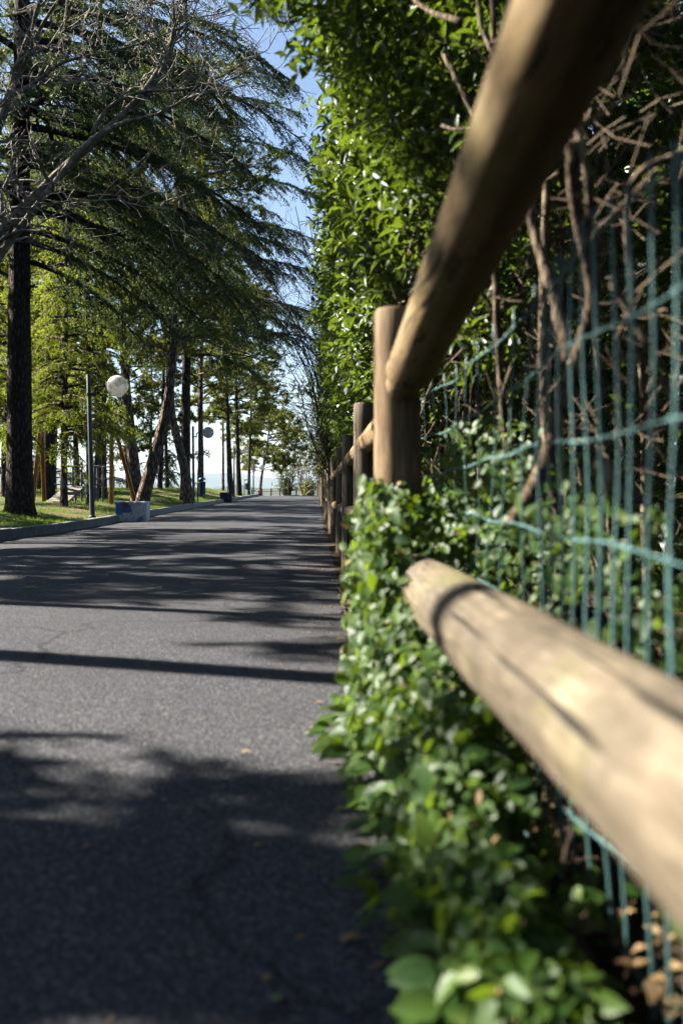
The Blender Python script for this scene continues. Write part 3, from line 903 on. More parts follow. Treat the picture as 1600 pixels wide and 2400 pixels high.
def bough(rng, p0, az, L, e0, droop, r0, sec=0.13, ter=0.075, tuft=0.035, nl=0.05, nw=0.013, hang=0.35, bare=0.12, maxl2=1.5, wood=None, green=None, k=2):
    wood = wood or MB()
    green = green or MB()
    h = np.array([math.cos(az), math.sin(az), 0.0])
    def axis(t):
        t = np.asarray(t)[..., None]
        return p0 + h * L * t + ZUP * (L * (e0 * t - droop * t * t)) + np.array([-h[1], h[0], 0]) * 0.06 * L * np.sin(t * 4 + az * 3)
    tt = np.linspace(0, 1, 9)
    wood.tube(axis(tt), r0 * (1 - 0.92 * tt), 6, caps=False)
    n2 = max(8, int(L * (1 - bare) / sec) * 2)
    t = bare + (1 - bare) * np.sort(rng.uniform(0, 1, n2) ** 0.85)
    side = np.where(np.arange(n2) % 2 == 0, 1.0, -1.0)[:, None]
    P = axis(t)
    T = nrm(axis(np.minimum(t + 0.02, 1.02)) - axis(t - 0.02))
    Sd = nrm(np.cross(T, ZUP))
    l2 = np.minimum(maxl2, L * (0.10 + 0.34 * (1 - t) ** 0.8)) * rng.uniform(0.45, 1.15, n2)
    d2 = nrm(T * rng.uniform(0.5, 1.0, (n2, 1)) + Sd * side * rng.uniform(0.35, 1.0, (n2, 1)) + ZUP * rng.uniform(-0.30, 0.18, (n2, 1)))
    def pos2(i, u):
        return P[i] + d2[i] * (l2[i] * u)[:, None] - ZUP * (hang * l2[i] * u * u)[:, None]
    idx = np.arange(n2)
    mid = pos2(idx, np.full(n2, 0.55))
    end = pos2(idx, np.ones(n2))
    wood.sticks(P, mid, 0.010 + l2 * 0.004, 0.006)
    wood.sticks(mid, end, 0.006, 0.002)
    n3 = np.maximum(2, (l2 / ter).astype(int) * 2)
    i3 = np.repeat(idx, n3)
    u = rng.uniform(0.08, 1.0, len(i3))
    P3 = pos2(i3, u)
    dd = d2[i3] - ZUP * (2 * hang * u)[:, None]
    dd = nrm(dd)
    s3 = np.where(rng.uniform(0, 1, len(i3)) < 0.5, -1.0, 1.0)[:, None]
    d3 = nrm(dd * rng.uniform(0.5, 1.1, (len(i3), 1)) + nrm(np.cross(dd, ZUP)) * s3 * rng.uniform(0.2, 1.0, (len(i3), 1)) + ZUP * rng.uniform(-0.55, 0.22, (len(i3), 1)))
    l3 = rng.uniform(0.07, 0.24, len(i3)) * np.where(u > 0.8, 0.7, 1.0)
    n4 = np.maximum(2, (l3 / tuft).astype(int)) * k
    i4 = np.repeat(np.arange(len(i3)), n4)
    w = rng.uniform(0, 1, len(i4))
    P4 = P3[i4] + d3[i4] * (l3[i4] * w)[:, None] - ZUP * (0.3 * l3[i4] * w * w)[:, None]
    D4 = nrm(d3[i4] * 0.75 + rng.normal(0, 0.5, (len(i4), 3)))
    v, f = tris(P4, D4, nl * rng.uniform(0.6, 1.25, len(i4)), nw, rng)
    green.add(v, None, f)
    return wood, green

def trunk_pts(base, top, n=14, wig=0.05, seed=0):
    rng = rs(seed)
    t = np.linspace(0, 1, n)[:, None]
    p = np.asarray(base) * (1 - t) + np.asarray(top) * t
    ph = rng.uniform(0, 6.28, 4)
    p[:, 0] += wig * (np.sin(t[:, 0] * 5 + ph[0]) - math.sin(ph[0])) * t[:, 0] ** 0.5
    p[:, 1] += wig * (np.sin(t[:, 0] * 4 + ph[1]) - math.sin(ph[1])) * t[:, 0] ** 0.5
    return p

def trunk_mesh(P, r0, r1, seed, flare=0.45, n=24, rough=0.03):
    rng = rs(seed)
    P = np.asarray(P, float)
    t = np.linspace(0, 1, 40)
    s = np.linspace(0, 1, len(P))
    Q = np.stack([np.interp(t, s, P[:, k]) for k in range(3)], -1)
    L = np.linalg.norm(P[-1] - P[0])
    R = (r0 * (1 - t) + r1 * t) * (1 + flare * np.exp(-t * L / 0.28))
    b = MB()
    b.tube(Q, R, n, True, rough, rng)
    return b, Q, R

def conifer(name, label, base, H, r0, specs, seed, mat, bark, cat='tree', group=None, top=None, wig=0.05, per_part=True, **kw):
    """trunk with boughs; each bough is a part, its needles a sub-part. specs: (z, azimuth degrees, length, e0, droop)"""
    base = np.asarray(base, float)
    t = thing(name, label, cat, tuple(base), group)
    tp = np.array([0, 0, H]) if top is None else np.asarray(top, float)
    P = trunk_pts((0, 0, -0.25), tp, 14, wig, seed)
    b, Q, R = trunk_mesh(P, r0, 0.04, seed)
    b.build('trunk', bark, t, True)
    rng = rs(seed + 1)
    for (z, az, L, e0, dr) in specs:
        s = np.linspace(0, 1, len(Q))
        zz = Q[:, 2]
        p0 = np.array([np.interp(z, zz, Q[:, k]) for k in range(3)])
        wd, gr = bough(rng, p0, math.radians(az), L, e0, dr, 0.02 + L * 0.011, **kw)
        o = wd.build('bough', bark, t, True)
        gr.build('needles', mat, o, False, kind='stuff')
    return t

def rand_specs(rng, z0, z1, n, Lmax, Lmin, e=(0.05, 0.3), dr=(0.25, 0.5), az=(0, 360)):
    out = []
    for i in range(n):
        f = (i + rng.uniform(0, 1)) / n
        L = (Lmax * (1 - f) + Lmin * f) * rng.uniform(0.8, 1.1)
        out.append((z0 + (z1 - z0) * f, rng.uniform(*az), L, rng.uniform(*e), rng.uniform(*dr)))
    return out

# great cedar with the dark trunk at the kerb
rng = rs(61)
cz = float(zl(-5.42, 17))
sp = [(8.7, 2, 5.3, 0.12, 0.50), (7.9, -12, 4.4, 0.0, 0.45), (7.2, 14, 4.9, 0.02, 0.45), (6.3, -25, 3.6, -0.05, 0.5), (5.6, 4, 4.3, -0.05, 0.40), (5.0, -10, 3.0, -0.2, 0.4),
      (9.4, 10, 5.0, 0.2, 0.45), (9.0, -30, 4.2, 0.05, 0.5), (6.8, 35, 4.4, -0.02, 0.45), (5.3, 25, 3.8, -0.08, 0.42), (4.7, 50, 3.2, -0.1, 0.4), (10.4, -8, 4.8, 0.2, 0.5),
      (8.2, 60, 4.0, 0.1, 0.4), (9.7, 45, 4.4, 0.1, 0.4)]
sp += [(8.0, -40, 3.6, 0, 0.5), (7.5, 25, 4.6, 0.0, 0.45), (6.6, 8, 4.6, -0.04, 0.42), (6.0, 15, 4.4, -0.06, 0.42), (5.9, 55, 3.6, -0.05, 0.4), (9.2, 28, 4.8, 0.1, 0.45), (10.0, 18, 4.9, 0.15, 0.45), (8.4, -20, 4.2, 0.05, 0.48)]
sp += rand_specs(rng, 5.0, 16, 30, 4.8, 1.2)
conifer('cedar_tree', 'tall cedar with thick dark trunk standing on the lawn beside the kerb', (-5.42, 17, cz), 17, 0.245, sp, 62, M['cedar'], M['bark_dark'], group='conifers on the lawn', sec=0.17, ter=0.08, nw=0.019)

# cedar between the pines, boughs sweeping over the path
rng = rs(71)
sp = [(6.6, -4, 6.4, 0.10, 0.22), (8.0, 6, 6.0, 0.12, 0.30), (9.4, -8, 6.0, 0.15, 0.34), (11, 4, 5.6, 0.15, 0.36), (12.6, -3, 5.3, 0.2, 0.4), (7.2, -30, 5.0, 0.08, 0.25), (10.2, -25, 4.8, 0.1, 0.3),
      (14, 3, 4.9, 0.25, 0.45), (15.5, -10, 4.6, 0.25, 0.45), (17, 8, 4.2, 0.25, 0.45), (8.6, 30, 5.0, 0.1, 0.3)] + rand_specs(rng, 5.5, 20, 26, 5.2, 1.2, az=(-110, 110))
conifer('cedar_tree', 'straight slim cedar behind the pines, long flat boughs reaching over the path', (-5.05, 36, float(zl(-5.05, 36))), 21, 0.20, sp, 72, M['cedar'], M['bark_dark'], group='conifers on the lawn', sec=0.17, ter=0.09, tuft=0.045, nl=0.085, nw=0.028)

rng = rs(81)
sp = [(7.8, -20, 4.2, 0.05, 0.4), (7.2, 5, 4.6, 0.05, 0.4), (8.2, -8, 4.8, 0.1, 0.4), (10, 0, 4.8, 0.1, 0.4), (12, -15, 4.6, 0.15, 0.4), (9.0, -60, 4.2, 0.05, 0.4)] + rand_specs(rng, 7.2, 19, 26, 4.6, 1.2, az=(-150, 90))
conifer('cedar_tree', 'dense dark cedar behind the playground swing', (-6.95, 30, float(zl(-6.95, 30))), 20, 0.19, sp, 82, M['cedar'], M['bark_dark'], group='conifers on the lawn', sec=0.16, ter=0.085, tuft=0.045, nl=0.075, nw=0.025)

# young yellow-green conifers, lit from behind
rng = rs(91)
sp = rand_specs(rng, 1.5, 7.4, 74, 1.6, 0.6, e=(0.0, 0.35), dr=(0.25, 0.6))
conifer('young_conifer', 'young yellow-green conifer with drooping shoots standing before the play ramp', (-5.85, 21.6, float(zl(-5.85, 21.6))), 8.0, 0.085, sp, 92, M['spruce'], M['bark_pine'], group='young bright conifers', sec=0.11, ter=0.075, tuft=0.035, nl=0.055, nw=0.014, hang=0.5, maxl2=0.8)
sp = rand_specs(rng, 1.9, 9.2, 72, 1.35, 0.5, e=(0.0, 0.35), dr=(0.25, 0.6))
conifer('young_conifer', 'young bright conifer with dark stem just right of the play ramp', (-5.75, 23.6, float(zl(-5.75, 23.6))), 10, 0.085, sp, 94, M['spruce'], M['bark_dark'], group='young bright conifers', sec=0.12, ter=0.08, tuft=0.04, nl=0.06, nw=0.015, hang=0.5, maxl2=0.8)
sp = rand_specs(rng, 1.7, 10.5, 70, 2.4, 0.6, e=(-0.05, 0.25), dr=(0.25, 0.55))
conifer('young_conifer', 'bright green conifer half hidden behind the thick cedar trunk', (-8.3, 23.5, float(zl(-8.3, 23.5))), 11.5, 0.12, sp, 96, M['spruce'], M['bark_dark'], group='young bright conifers', sec=0.15, ter=0.09, tuft=0.045, nl=0.07, nw=0.022, hang=0.5, maxl2=1.0)
sp = rand_specs(rng, 2.2, 13, 64, 2.7, 0.7, e=(-0.05, 0.25), dr=(0.25, 0.55))
conifer('young_conifer', 'taller bright conifer behind the play ramp and swing', (-8.7, 30.5, float(zl(-8.7, 30.5))), 14, 0.14, sp, 98, M['spruce'], M['bark_dark'], group='young bright conifers', sec=0.16, ter=0.09, tuft=0.045, nl=0.08, nw=0.025, hang=0.5, maxl2=1.1)

# pines
def pine_crown(rng, Q, R, z0, z1, n_br, Lmax, wood, green, per=9, needles=15, nl=0.13, nw=0.013, az=None, lift=(0.0, 0.6), twigs=True):
    L_tot = len(Q)
    zz = Q[:, 2]
    ends, dirs = [], []
    for i in range(n_br):
        f = (i + rng.uniform(0, 1)) / n_br
        z = z0 + (z1 - z0) * f
        p0 = np.array([np.interp(z, zz, Q[:, k]) for k in range(3)])
        a = rng.uniform(0, 6.28) if az is None else math.radians(rng.uniform(*az))
        prof = (0.55 + 0.9 * f) if f < 0.45 else (1.15 * (1 - f) + 0.32)
        L = Lmax * min(1.0, prof) * rng.uniform(0.7, 1.1)
        e0 = rng.uniform(*lift)
        h = np.array([math.cos(a), math.sin(a), 0])
        sd = np.array([-h[1], h[0], 0])
        t = np.linspace(0, 1, 7)
        ax = p0 + h * (L * t)[:, None] + ZUP * (L * (e0 * t - 0.25 * t * t))[:, None] + sd * (0.12 * L * np.sin(t * 3 + i))[:, None]
        wood.tube(ax, (0.018 + 0.012 * L) * (1 - 0.85 * t), 5, caps=False)
        ns = int(per * (0.5 + L / 2))
        ts = rng.uniform(0.25, 1.0, ns)
        PS = np.stack([np.interp(ts, t, ax[:, k]) for k in range(3)], -1)
        DS = nrm(h * rng.uniform(0.2, 1, (ns, 1)) + sd * rng.uniform(-1, 1, (ns, 1)) + ZUP * rng.uniform(-0.25, 0.7, (ns, 1)))
        LS = L * rng.uniform(0.14, 0.34, ns)
        ES = PS + DS * LS[:, None]
        wood.sticks(PS, ES, 0.009, 0.004)
        m = 5
        i3 = np.repeat(np.arange(ns), m)
        u = rng.uniform(0.35, 1, len(i3))
        P3 = PS[i3] + DS[i3] * (LS[i3] * u)[:, None]
        D3 = nrm(DS[i3] + rng.normal(0, 0.6, (len(i3), 3)) + ZUP * 0.25)
        E3 = P3 + D3 * rng.uniform(0.08, 0.28, (len(i3), 1))
        if twigs:
            wood.sticks(P3, E3, 0.004, 0.003)
        ends.append(np.concatenate([E3, ES]))
        dirs.append(np.concatenate([D3, DS]))
    E, D = np.concatenate(ends), np.concatenate(dirs)
    i4 = np.repeat(np.arange(len(E)), needles)
    D4 = nrm(D[i4] * 0.7 + rng.normal(0, 0.62, (len(i4), 3)))
    P4 = E[i4] - D[i4] * rng.uniform(0, 0.12, (len(i4), 1))
    v, f = tris(P4, D4, nl * rng.uniform(0.7, 1.2, len(i4)), nw, rng)
    green.add(v, None, f)

def pine(name, label, P, r0, r1, seed, z0, z1, n_br, Lmax, mat=None, bark=None, cat='tree', group='pines along the lawn', **kw):
    P = np.asarray(P, float)
    base = P[0].copy()
    t = thing(name, label, cat, tuple(base), group)
    Pl = P - base
    Pl = np.vstack([Pl[0] + (Pl[0] - Pl[1]) / np.linalg.norm(Pl[1] - Pl[0]) * 0.2, Pl])
    # smooth the polyline
    s = np.linspace(0, 1, len(Pl))
    tt = np.linspace(0, 1, 30)
    Q0 = np.stack([np.interp(tt, s, Pl[:, k]) for k in range(3)], -1)
    for _ in range(6):
        Q0[1:-1] = (Q0[:-2] + Q0[2:] + 2 * Q0[1:-1]) / 4
    b, Q, R = trunk_mesh(Q0, r0, r1, seed, flare=0.35)
    b.build('trunk', bark or M['bark_pine'], t, True)
    wood, green = MB(), MB()
    pine_crown(rs(seed + 1), Q, R, z0 - base[2], z1 - base[2], n_br, Lmax, wood, green, **kw)
    wood.build('branches', bark or M['bark_pine'], t, True, kind='stuff')
    green.build('crown', mat or M['pine'], t, False, kind='stuff')
    return t

def LZ(px, d):
    x = (px - 740) / FP * d
    return np.array([x, d, float(zl(x, d))])

def PT(px, d, pts, H):
    """trunk polyline from the ground through pixels at depth d, ending at height H"""
    p = [LZ(px, d)] + [W(a, b_, d) for (a, b_) in pts]
    p.append(np.array([p[-1][0] + 0.1, d, H]))
    return np.array(p)

pine('pine_tree', 'pine with pale furrowed trunk leaning back behind the slanting one', PT(322, 28, [(318, 1120), (306, 1020), (296, 930), (291, 830), (288, 700), (300, 480)], 13.5), 0.225, 0.06, 201, 4.6, 13.5, 40, 3.0, needles=16, nw=0.023, per=9)
pine('pine_tree', 'pine whose thick furrowed trunk slants up to the right behind the painted block', PT(331, 25.3, [(345, 1130), (372, 1040), (392, 960), (402, 880), (412, 760), (425, 520)], 12.8), 0.215, 0.06, 211, 4.2, 12.8, 44, 3.2, needles=16, nw=0.023, per=9)
pine('pine_tree', 'pine with brown trunk curving up to the left beside the second lamp', PT(442, 32.5, [(436, 1110), (420, 1040), (404, 990), (398, 920), (402, 780), (415, 560)], 15), 0.20, 0.06, 221, 4.8, 15, 42, 3.6, needles=17, nw=0.025, per=9)
pine('pine_tree', 'straight dark pine trunk behind the blue bin', PT(470, 44, [(471, 1060), (470, 960), (472, 800)], 15), 0.185, 0.06, 231, 4.6, 15, 40, 3.6, needles=15, nw=0.034, nl=0.16, per=9)
pine('pine_tree', 'very slim straight pine trunk left of the third lamp', PT(523, 62, [(523, 1060), (522, 960)], 15), 0.11, 0.05, 241, 5.4, 15, 24, 2.8, needles=16, nw=0.036, nl=0.18)
pine('pine_tree', 'dark pine forking low, one limb arching over the path, beside the third lamp', PT(541, 50.5, [(537, 1080), (535, 1000), (530, 900)], 13), 0.2, 0.05, 251, 4.6, 13, 32, 3.6, bark=M['bark_dark'], needles=16, nw=0.034, nl=0.17, lift=(-0.15, 0.5))
pine('pine_tree', 'thick dark pine trunk right behind the third lamp', PT(561, 56, [(558, 1080), (556, 1000), (552, 900)], 14), 0.2, 0.05, 261, 4.6, 14, 34, 3.8, bark=M['bark_dark'], needles=16, nw=0.036, nl=0.17, lift=(-0.3, 0.5))
pine('pine_tree', 'slim pine with low crown between the third and the farthest lamp', PT(583, 63, [(584, 1080), (588, 1000)], 11), 0.13, 0.05, 281, 3.9, 11, 30, 3.6, bark=M['bark_dark'], needles=14, nw=0.038, nl=0.18, lift=(-0.25, 0.5))
pine('pine_tree', 'small leaning pine with open crown at the crest of the path', np.array([(-4.25, 70.4, 0.4), W(612, 1120, 70.4), W(620, 1080, 70.4), W(628, 1030, 70.4), W(640, 950, 70.4)]), 0.14, 0.04, 271, 2.3, 7.2, 44, 3.7, needles=15, nw=0.04, nl=0.2, per=9, lift=(-0.1, 0.5))
# darker trees deeper in the park
for i, (px, d, H, r0, lab) in enumerate([(112, 27.5, 15, 0.17, 'dark leaning trunk behind the left rail of the play ramp'), (375, 46, 14, 0.16, 'dark pine deep in the park between two slanting trunks'), (60, 40, 16, 0.2, 'pine far behind the thick cedar trunk'),
                                        (180, 44, 16, 0.2, 'pine far behind the play ramp'), (232, 34, 15, 0.2, 'broad dark pine trunk behind the young conifers'), (300, 52, 15, 0.16, 'slim pine seen far between the swing and the pale trunk'), (12, 31, 15, 0.15, 'dark pine at the picture edge beyond the cedar')]):
    pine('pine_tree', lab, PT(px, d, [(px + 4 * math.sin(i * 2.0), 1060), (px + 9 * math.sin(i * 1.3), 900)], H), r0, 0.05, 301 + i * 7, (2.2 if i in (1, 5) else 7.0 if i == 0 else 3.2), H, 34, 3.4, bark=M['bark_dark'], needles=10, nw=0.045, nl=0.17, per=10, twigs=False, group='dark pines deep in the park')

for i, (px, d, H, lab) in enumerate([(392, 48, 6.5, 'dark low evergreen filling the gap between the leaning pines'), (352, 52, 7.5, 'dark evergreen bush behind the slanting pine trunk'), (262, 47, 7, 'dark evergreen behind the swing'), (128, 43, 7, 'dark evergreen behind the play ramp'), (30, 37, 8, 'dark evergreen behind the great cedar')]):
    b_ = LZ(px, d)
    conifer('dark_evergreen', lab, tuple(b_), H, 0.10, rand_specs(rs(600 + i), 0.5, H - 0.6, 34, 1.9, 0.5, e=(-0.05, 0.3), dr=(0.2, 0.5)), 610 + i, M['cedar'], M['bark_dark'], group='dark evergreens at the back of the lawn', sec=0.2, ter=0.13, tuft=0.07, nl=0.12, nw=0.045, hang=0.4, maxl2=0.9)
# trees beyond the left edge of the picture, whose shade bars the path
rng = rs(111)
def shade_pine(x, y, H, r0, z0, n, L, seed, lab, mat=None, **kw):
    z = float(zl(x, y))
    pine('pine_tree', lab, np.array([(x, y, z), (x + 0.1, y, z + H * 0.5), (x + 0.05, y + 0.1, z + H)]), r0, 0.05, seed, z + z0, z + H, n, L, mat=mat, group='pines outside the picture', twigs=False, **kw)
shade_pine(-6.2, 5.0, 13.5, 0.17, 8.8, 30, 5.2, 401, 'tall pine just outside the left edge, its trunk shadow barring the path', needles=11, nw=0.045, per=6, az=(-75, 75))  # crown spread out over the path to cut sky light
shade_pine(-5.6, 3.05, 4.1, 0.10, 1.3, 38, 1.05, 411, 'bushy low pine beside the near stretch of path', needles=13, nw=0.035, per=12, lift=(-0.1, 0.35))
shade_pine(-10.5, 11.2, 10.8, 0.22, 2.8, 56, 3.4, 421, 'broad pine deep on the lawn left of the picture', needles=12, nw=0.045, per=12)
shade_pine(-7.4, 8.6, 12, 0.16, 4.2, 24, 2.2, 431, 'slender pine left of the picture between the others', needles=12, nw=0.03)
shade_pine(-9.0, 17.0, 12, 0.22, 2.6, 46, 3.0, 441, 'dense pine left of the great cedar', needles=12, nw=0.045, per=12)
shade_pine(-5.7, 2.45, 3.8, 0.10, 1.3, 24, 1.0, 451, 'bushy low pine level with the camera', needles=13, nw=0.035, per=11, lift=(-0.1, 0.35))
shade_pine(-7.0, 6.75, 12.5, 0.11, 5.0, 16, 1.5, 461, 'thin pine outside the left edge between two stouter ones', needles=12, nw=0.03)
shade_pine(-8.7, 4.15, 12.2, 0.13, 9.05, 58, 1.95, 471, 'added bare-stemmed pine outside the left edge, high crown shading the hedge inside', needles=13, nw=0.045, per=14, lift=(0.05, 0.4))  # added so its high crown shades the inside of the hedge
# copies: a few deep park pines, most added unseen to block sky light
proto = [o for o in C.objects if o.get('group') == 'pines outside the picture']
rg = rs(115)
grove = [  # place, which pine is copied, height, words
    (-17, 1, 2, 0.68, 'added unseen lower pine blocking low sky, level with the camera'), (-18, 7, 4, 0.66, 'added unseen lower pine blocking low sky, behind the broad one'), (-17.5, 12.5, 2, 0.7, 'added unseen second row pine blocking low sky, left of the great cedar'),
    (-15, -5, 4, 0.7, 'added unseen pine blocking sky light behind the camera, far side of the lawn'), (-9, -4, 2, 0.9, 'added unseen broad pine blocking sky light behind the camera, on the lawn'), (-7.5, -9, 4, 0.95, 'added unseen pine blocking sky light at the kerb well behind the camera'),
    (-8.2, 13.7, 3, 0.9, 'slender pine between the bare tree and the dense pine'), (-22, 4, 4, 0.66, 'added unseen third row pine blocking low sky, level with the camera'), (-23, 14, 2, 0.66, 'added unseen third row pine blocking low sky, left of the cedar'), (-24, 30, 2, 0.9, 'pine at the far side of the playground lawn'),
    (-13, 36, 2, 0.95, 'dark pine deep in the park left of the swing'), (-19, 38, 4, 0.95, 'dark pine at the far park edge'), (-14, 47, 2, 0.95, 'dark pine at the back of the lawn rise'),
    (-6.4, 8.9, 0, 1.0, 'added tall pine outside the left edge, high crown cutting sky light over the path'), (-6.3, -1.2, 0, 1.0, 'added tall pine behind the camera, crown cutting sky light over the path'),
    (4.4, 1.5, 2, 1.0, 'added unseen pine blocking sky light behind the hedge, level with the near post'), (4.8, 7.5, 4, 1.0, 'added unseen pine blocking sky light behind the hedge, beyond the near post'), (5.2, 14, 2, 1.0, 'added unseen pine blocking sky light behind the middle of the hedge'), (4.6, -5, 4, 1.0, 'added unseen pine blocking sky light behind the hedge and the camera'), (6, 22, 4, 0.9, 'added unseen pine blocking sky light behind the far shrubs')]
for i, (x, y, k, sc_, lab) in enumerate(grove):
    c = copy_tree(proto[k])
    c.location = (x, y, (float(zl(x, y)) if x < 0 else float(zr(y))) - 0.1)
    c.rotation_euler = (0, 0, rg.uniform(0, 6.28) if k else rg.uniform(-0.15, 0.15))
    c.scale = (1.08, 1.08, sc_)
    c['label'] = lab
    c['group'] = 'grove pines around the path'

# bare broad-leaved tree reaching in from the side
bt_base = np.array([-5.75, 12.4, float(zl(-5.75, 12.4))])
bare = thing('bare_tree', 'leafless tree with pale grey limbs and fine twigs reaching across the cedar', 'tree', tuple(bt_base))
def spline(pts, n):
    pts = np.asarray(pts, float)
    s = np.linspace(0, 1, len(pts))
    t = np.linspace(0, 1, n)
    q = np.stack([np.interp(t, s, pts[:, k]) for k in range(3)], -1)
    for _ in range(3):
        q[1:-1] = (q[:-2] + q[2:] + 2 * q[1:-1]) / 4
    return q
rng = rs(121)
trunk_top = np.array([-5.55, 12.35, 3.1])
b = MB()
b.tube(spline([bt_base - [0, 0, 0.2], bt_base + [0.02, 0, 0.9], trunk_top], 16) - bt_base, np.linspace(0.19, 0.14, 16), 20, True, 0.02, rng)
b.build('trunk', M['bark_grey'], bare, True)
twigs = MB()
def grow(p, d, L, r, lev):
    """curving twig with side shoots; fine wood is collected in one mass"""
    n = 6 if lev < 3 else 4
    pts = [p]
    dirs = [d]
    dd = d.copy()
    for i in range(n):
        dd = nrm(dd + rng.normal(0, 0.20, 3) + np.array([0.01, 0, -0.02 + (0.05 if lev < 3 else -0.02)]))
        pts.append(pts[-1] + dd * L / n)
        dirs.append(dd.copy())
    pts = np.array(pts)
    rad = np.linspace(max(r, 0.0055), max(r * 0.35, 0.004), n + 1)
    if lev <= 2:
        twigs.tube(pts - bt_base, rad, 5, caps=False)
    else:
        twigs.sticks(pts[:-1] - bt_base, pts[1:] - bt_base, rad[:-1], rad[1:])
    if lev >= 4:
        return
    m = [0, 6, 5, 4, 3][lev]
    for i in range(m):
        t = rng.uniform(0.2, 1.0)
        k = min(n - 1, int(t * n))
        q = pts[k] + (pts[k + 1] - pts[k]) * (t * n - k)
        s = nrm(np.cross(dirs[k], rng.normal(0, 1, 3)))
        nd_ = nrm(dirs[k] * rng.uniform(0.5, 1.0) + s * rng.uniform(0.45, 0.9) + np.array([0, 0, 0.05]))
        grow(q, nd_, L * rng.uniform(0.42, 0.68), rad[k] * rng.uniform(0.5, 0.75), lev + 1)
limbs = [
    ([(-60, 640), (20, 520), (110, 430), (200, 350), (300, 262), (370, 180), (425, 60), (440, -60)], 12.3, 0.085),
    ([(-60, 700), (10, 580), (60, 520), (150, 400), (215, 315), (300, 280), (380, 270), (430, 235)], 12.0, 0.062),
    ([(-60, 400), (0, 300), (40, 160), (70, 80), (110, -40)], 12.6, 0.085),
    ([(-50, 480), (0, 260), (50, 170), (95, 60), (180, -60)], 12.9, 0.06),
    ([(-60, 300), (20, 225), (95, 190), (130, 150), (200, 130), (330, 110), (470, 40)], 12.2, 0.035),
    ([(-60, 560), (0, 510), (30, 480), (90, 495), (140, 470), (230, 470)], 11.7, 0.03),
    ([(300, 262), (340, 235), (400, 130), (410, 40), (400, -50)], 12.2, 0.045),
    ([(215, 315), (250, 250), (330, 210), (430, 215), (520, 180), (600, 130)], 12.0, 0.03),
]
for (pp, d, r) in limbs:
    pts = np.array([W(x, y, d + 0.15 * math.sin(i * 1.3)) for i, (x, y) in enumerate(pp)])
    if pp[0][0] < 0:
        pts = np.vstack([trunk_top - [0, 0, 0.15], pts])
    q = spline(pts, 22)
    rad = np.linspace(r, r * 0.25, 22)
    b = MB()
    b.tube(q - bt_base, rad, 12, True, 0.02, rng)
    b.build('limb', M['bark_grey'], bare, True)
    T = nrm(np.gradient(q, axis=0))
    for i in range(11):
        k = int(rng.integers(4, 22))
        s = nrm(np.cross(T[k], rng.normal(0, 1, 3)))
        grow(q[k], nrm(T[k] * 0.6 + s * 0.8), rng.uniform(0.6, 1.5), rad[k] * 0.5, 2 if r > 0.03 else 3)
    grow(q[-1], T[-1], 1.2, rad[-1], 2)
twigs.build('twigs', M['twig_grey'], bare, True, kind='stuff')

# ------------------------------------------------------------------ broad leaves
def leaf_template(fold=0.12, droop=0.28, shape='lance'):
    """unit leaf: x along the blade, y across, z up; a folded, arching blade"""
    if shape == 'lance':
        st = [(0.0, 0.0), (0.18, 0.30), (0.45, 0.5), (0.75, 0.34), (1.0, 0.0)]
    else:
        st = [(0.0, 0.0), (0.12, 0.36), (0.38, 0.5), (0.70, 0.36), (1.0, 0.0)]
    v, q, t = [], [], []
    for (x, w) in st:
        z = -droop * x * x
        if w == 0:
            v.append((x, 0, z))
        else:
            v += [(x, -w, z + fold * w * 2), (x, 0, z), (x, w, z + fold * w * 2)]
    t += [(0, 2, 1), (0, 3, 2)]
    for a in (1, 4):
        q += [(a, a + 1, a + 4, a + 3), (a + 1, a + 2, a + 5, a + 4)]
    t += [(7, 8, 10), (8, 9, 10)]
    return np.array(v, float), np.array(q), np.array(t)

LT = {'lance': leaf_template(0.16, 0.30, 'lance'), 'ovate': leaf_template(0.10, 0.16, 'ovate')}

def frames(D, N):
    D = nrm(D)
    Y = nrm(np.cross(N, D))
    return D, Y, np.cross(D, Y)

def leaves_mesh(b, P, D, N, L, Wd, shape, simple=False):
    X, Y, Z = frames(D, N)
    L, Wd = np.asarray(L)[:, None, None], np.asarray(Wd)[:, None, None]
    if simple:
        tv = np.array([(0, 0, 0), (0.45, -0.5, 0.06), (1, 0, -0.25), (0.45, 0.5, 0.06)], float)
        v = P[:, None] + tv[None, :, 0:1] * L * X[:, None] + tv[None, :, 1:2] * Wd * Y[:, None] + tv[None, :, 2:3] * L * Z[:, None]
        b.add(v.reshape(-1, 3), np.arange(len(P) * 4).reshape(-1, 4))
        return
    tv, tq, tt = LT[shape]
    v = P[:, None] + tv[None, :, 0:1] * L * X[:, None] + tv[None, :, 1:2] * Wd * Y[:, None] + tv[None, :, 2:3] * L * Z[:, None]
    o = (np.arange(len(P)) * len(tv))[:, None, None]
    b.add(v.reshape(-1, 3), (tq[None] + o).reshape(-1, 4), (tt[None] + o).reshape(-1, 3))

def leaf_objects(P, D, N, L, Wd, shape, mat, parent):
    tv, tq, tt = LT[shape]
    b = MB()
    b.add(tv, tq, tt)
    me = b.mesh('leaf', True)
    me.materials.append(mat)
    X, Y, Z = frames(D, N)
    off = np.array(parent.location)
    for i in range(len(P)):
        o = bpy.data.objects.new('leaf', me)
        C.objects.link(o)
        o.parent = parent
        p = P[i] - off
        o.matrix_local = Matrix(((X[i][0] * L[i], Y[i][0] * Wd[i], Z[i][0] * L[i], p[0]), (X[i][1] * L[i], Y[i][1] * Wd[i], Z[i][1] * L[i], p[1]), (X[i][2] * L[i], Y[i][2] * Wd[i], Z[i][2] * L[i], p[2]), (0, 0, 0, 1)))

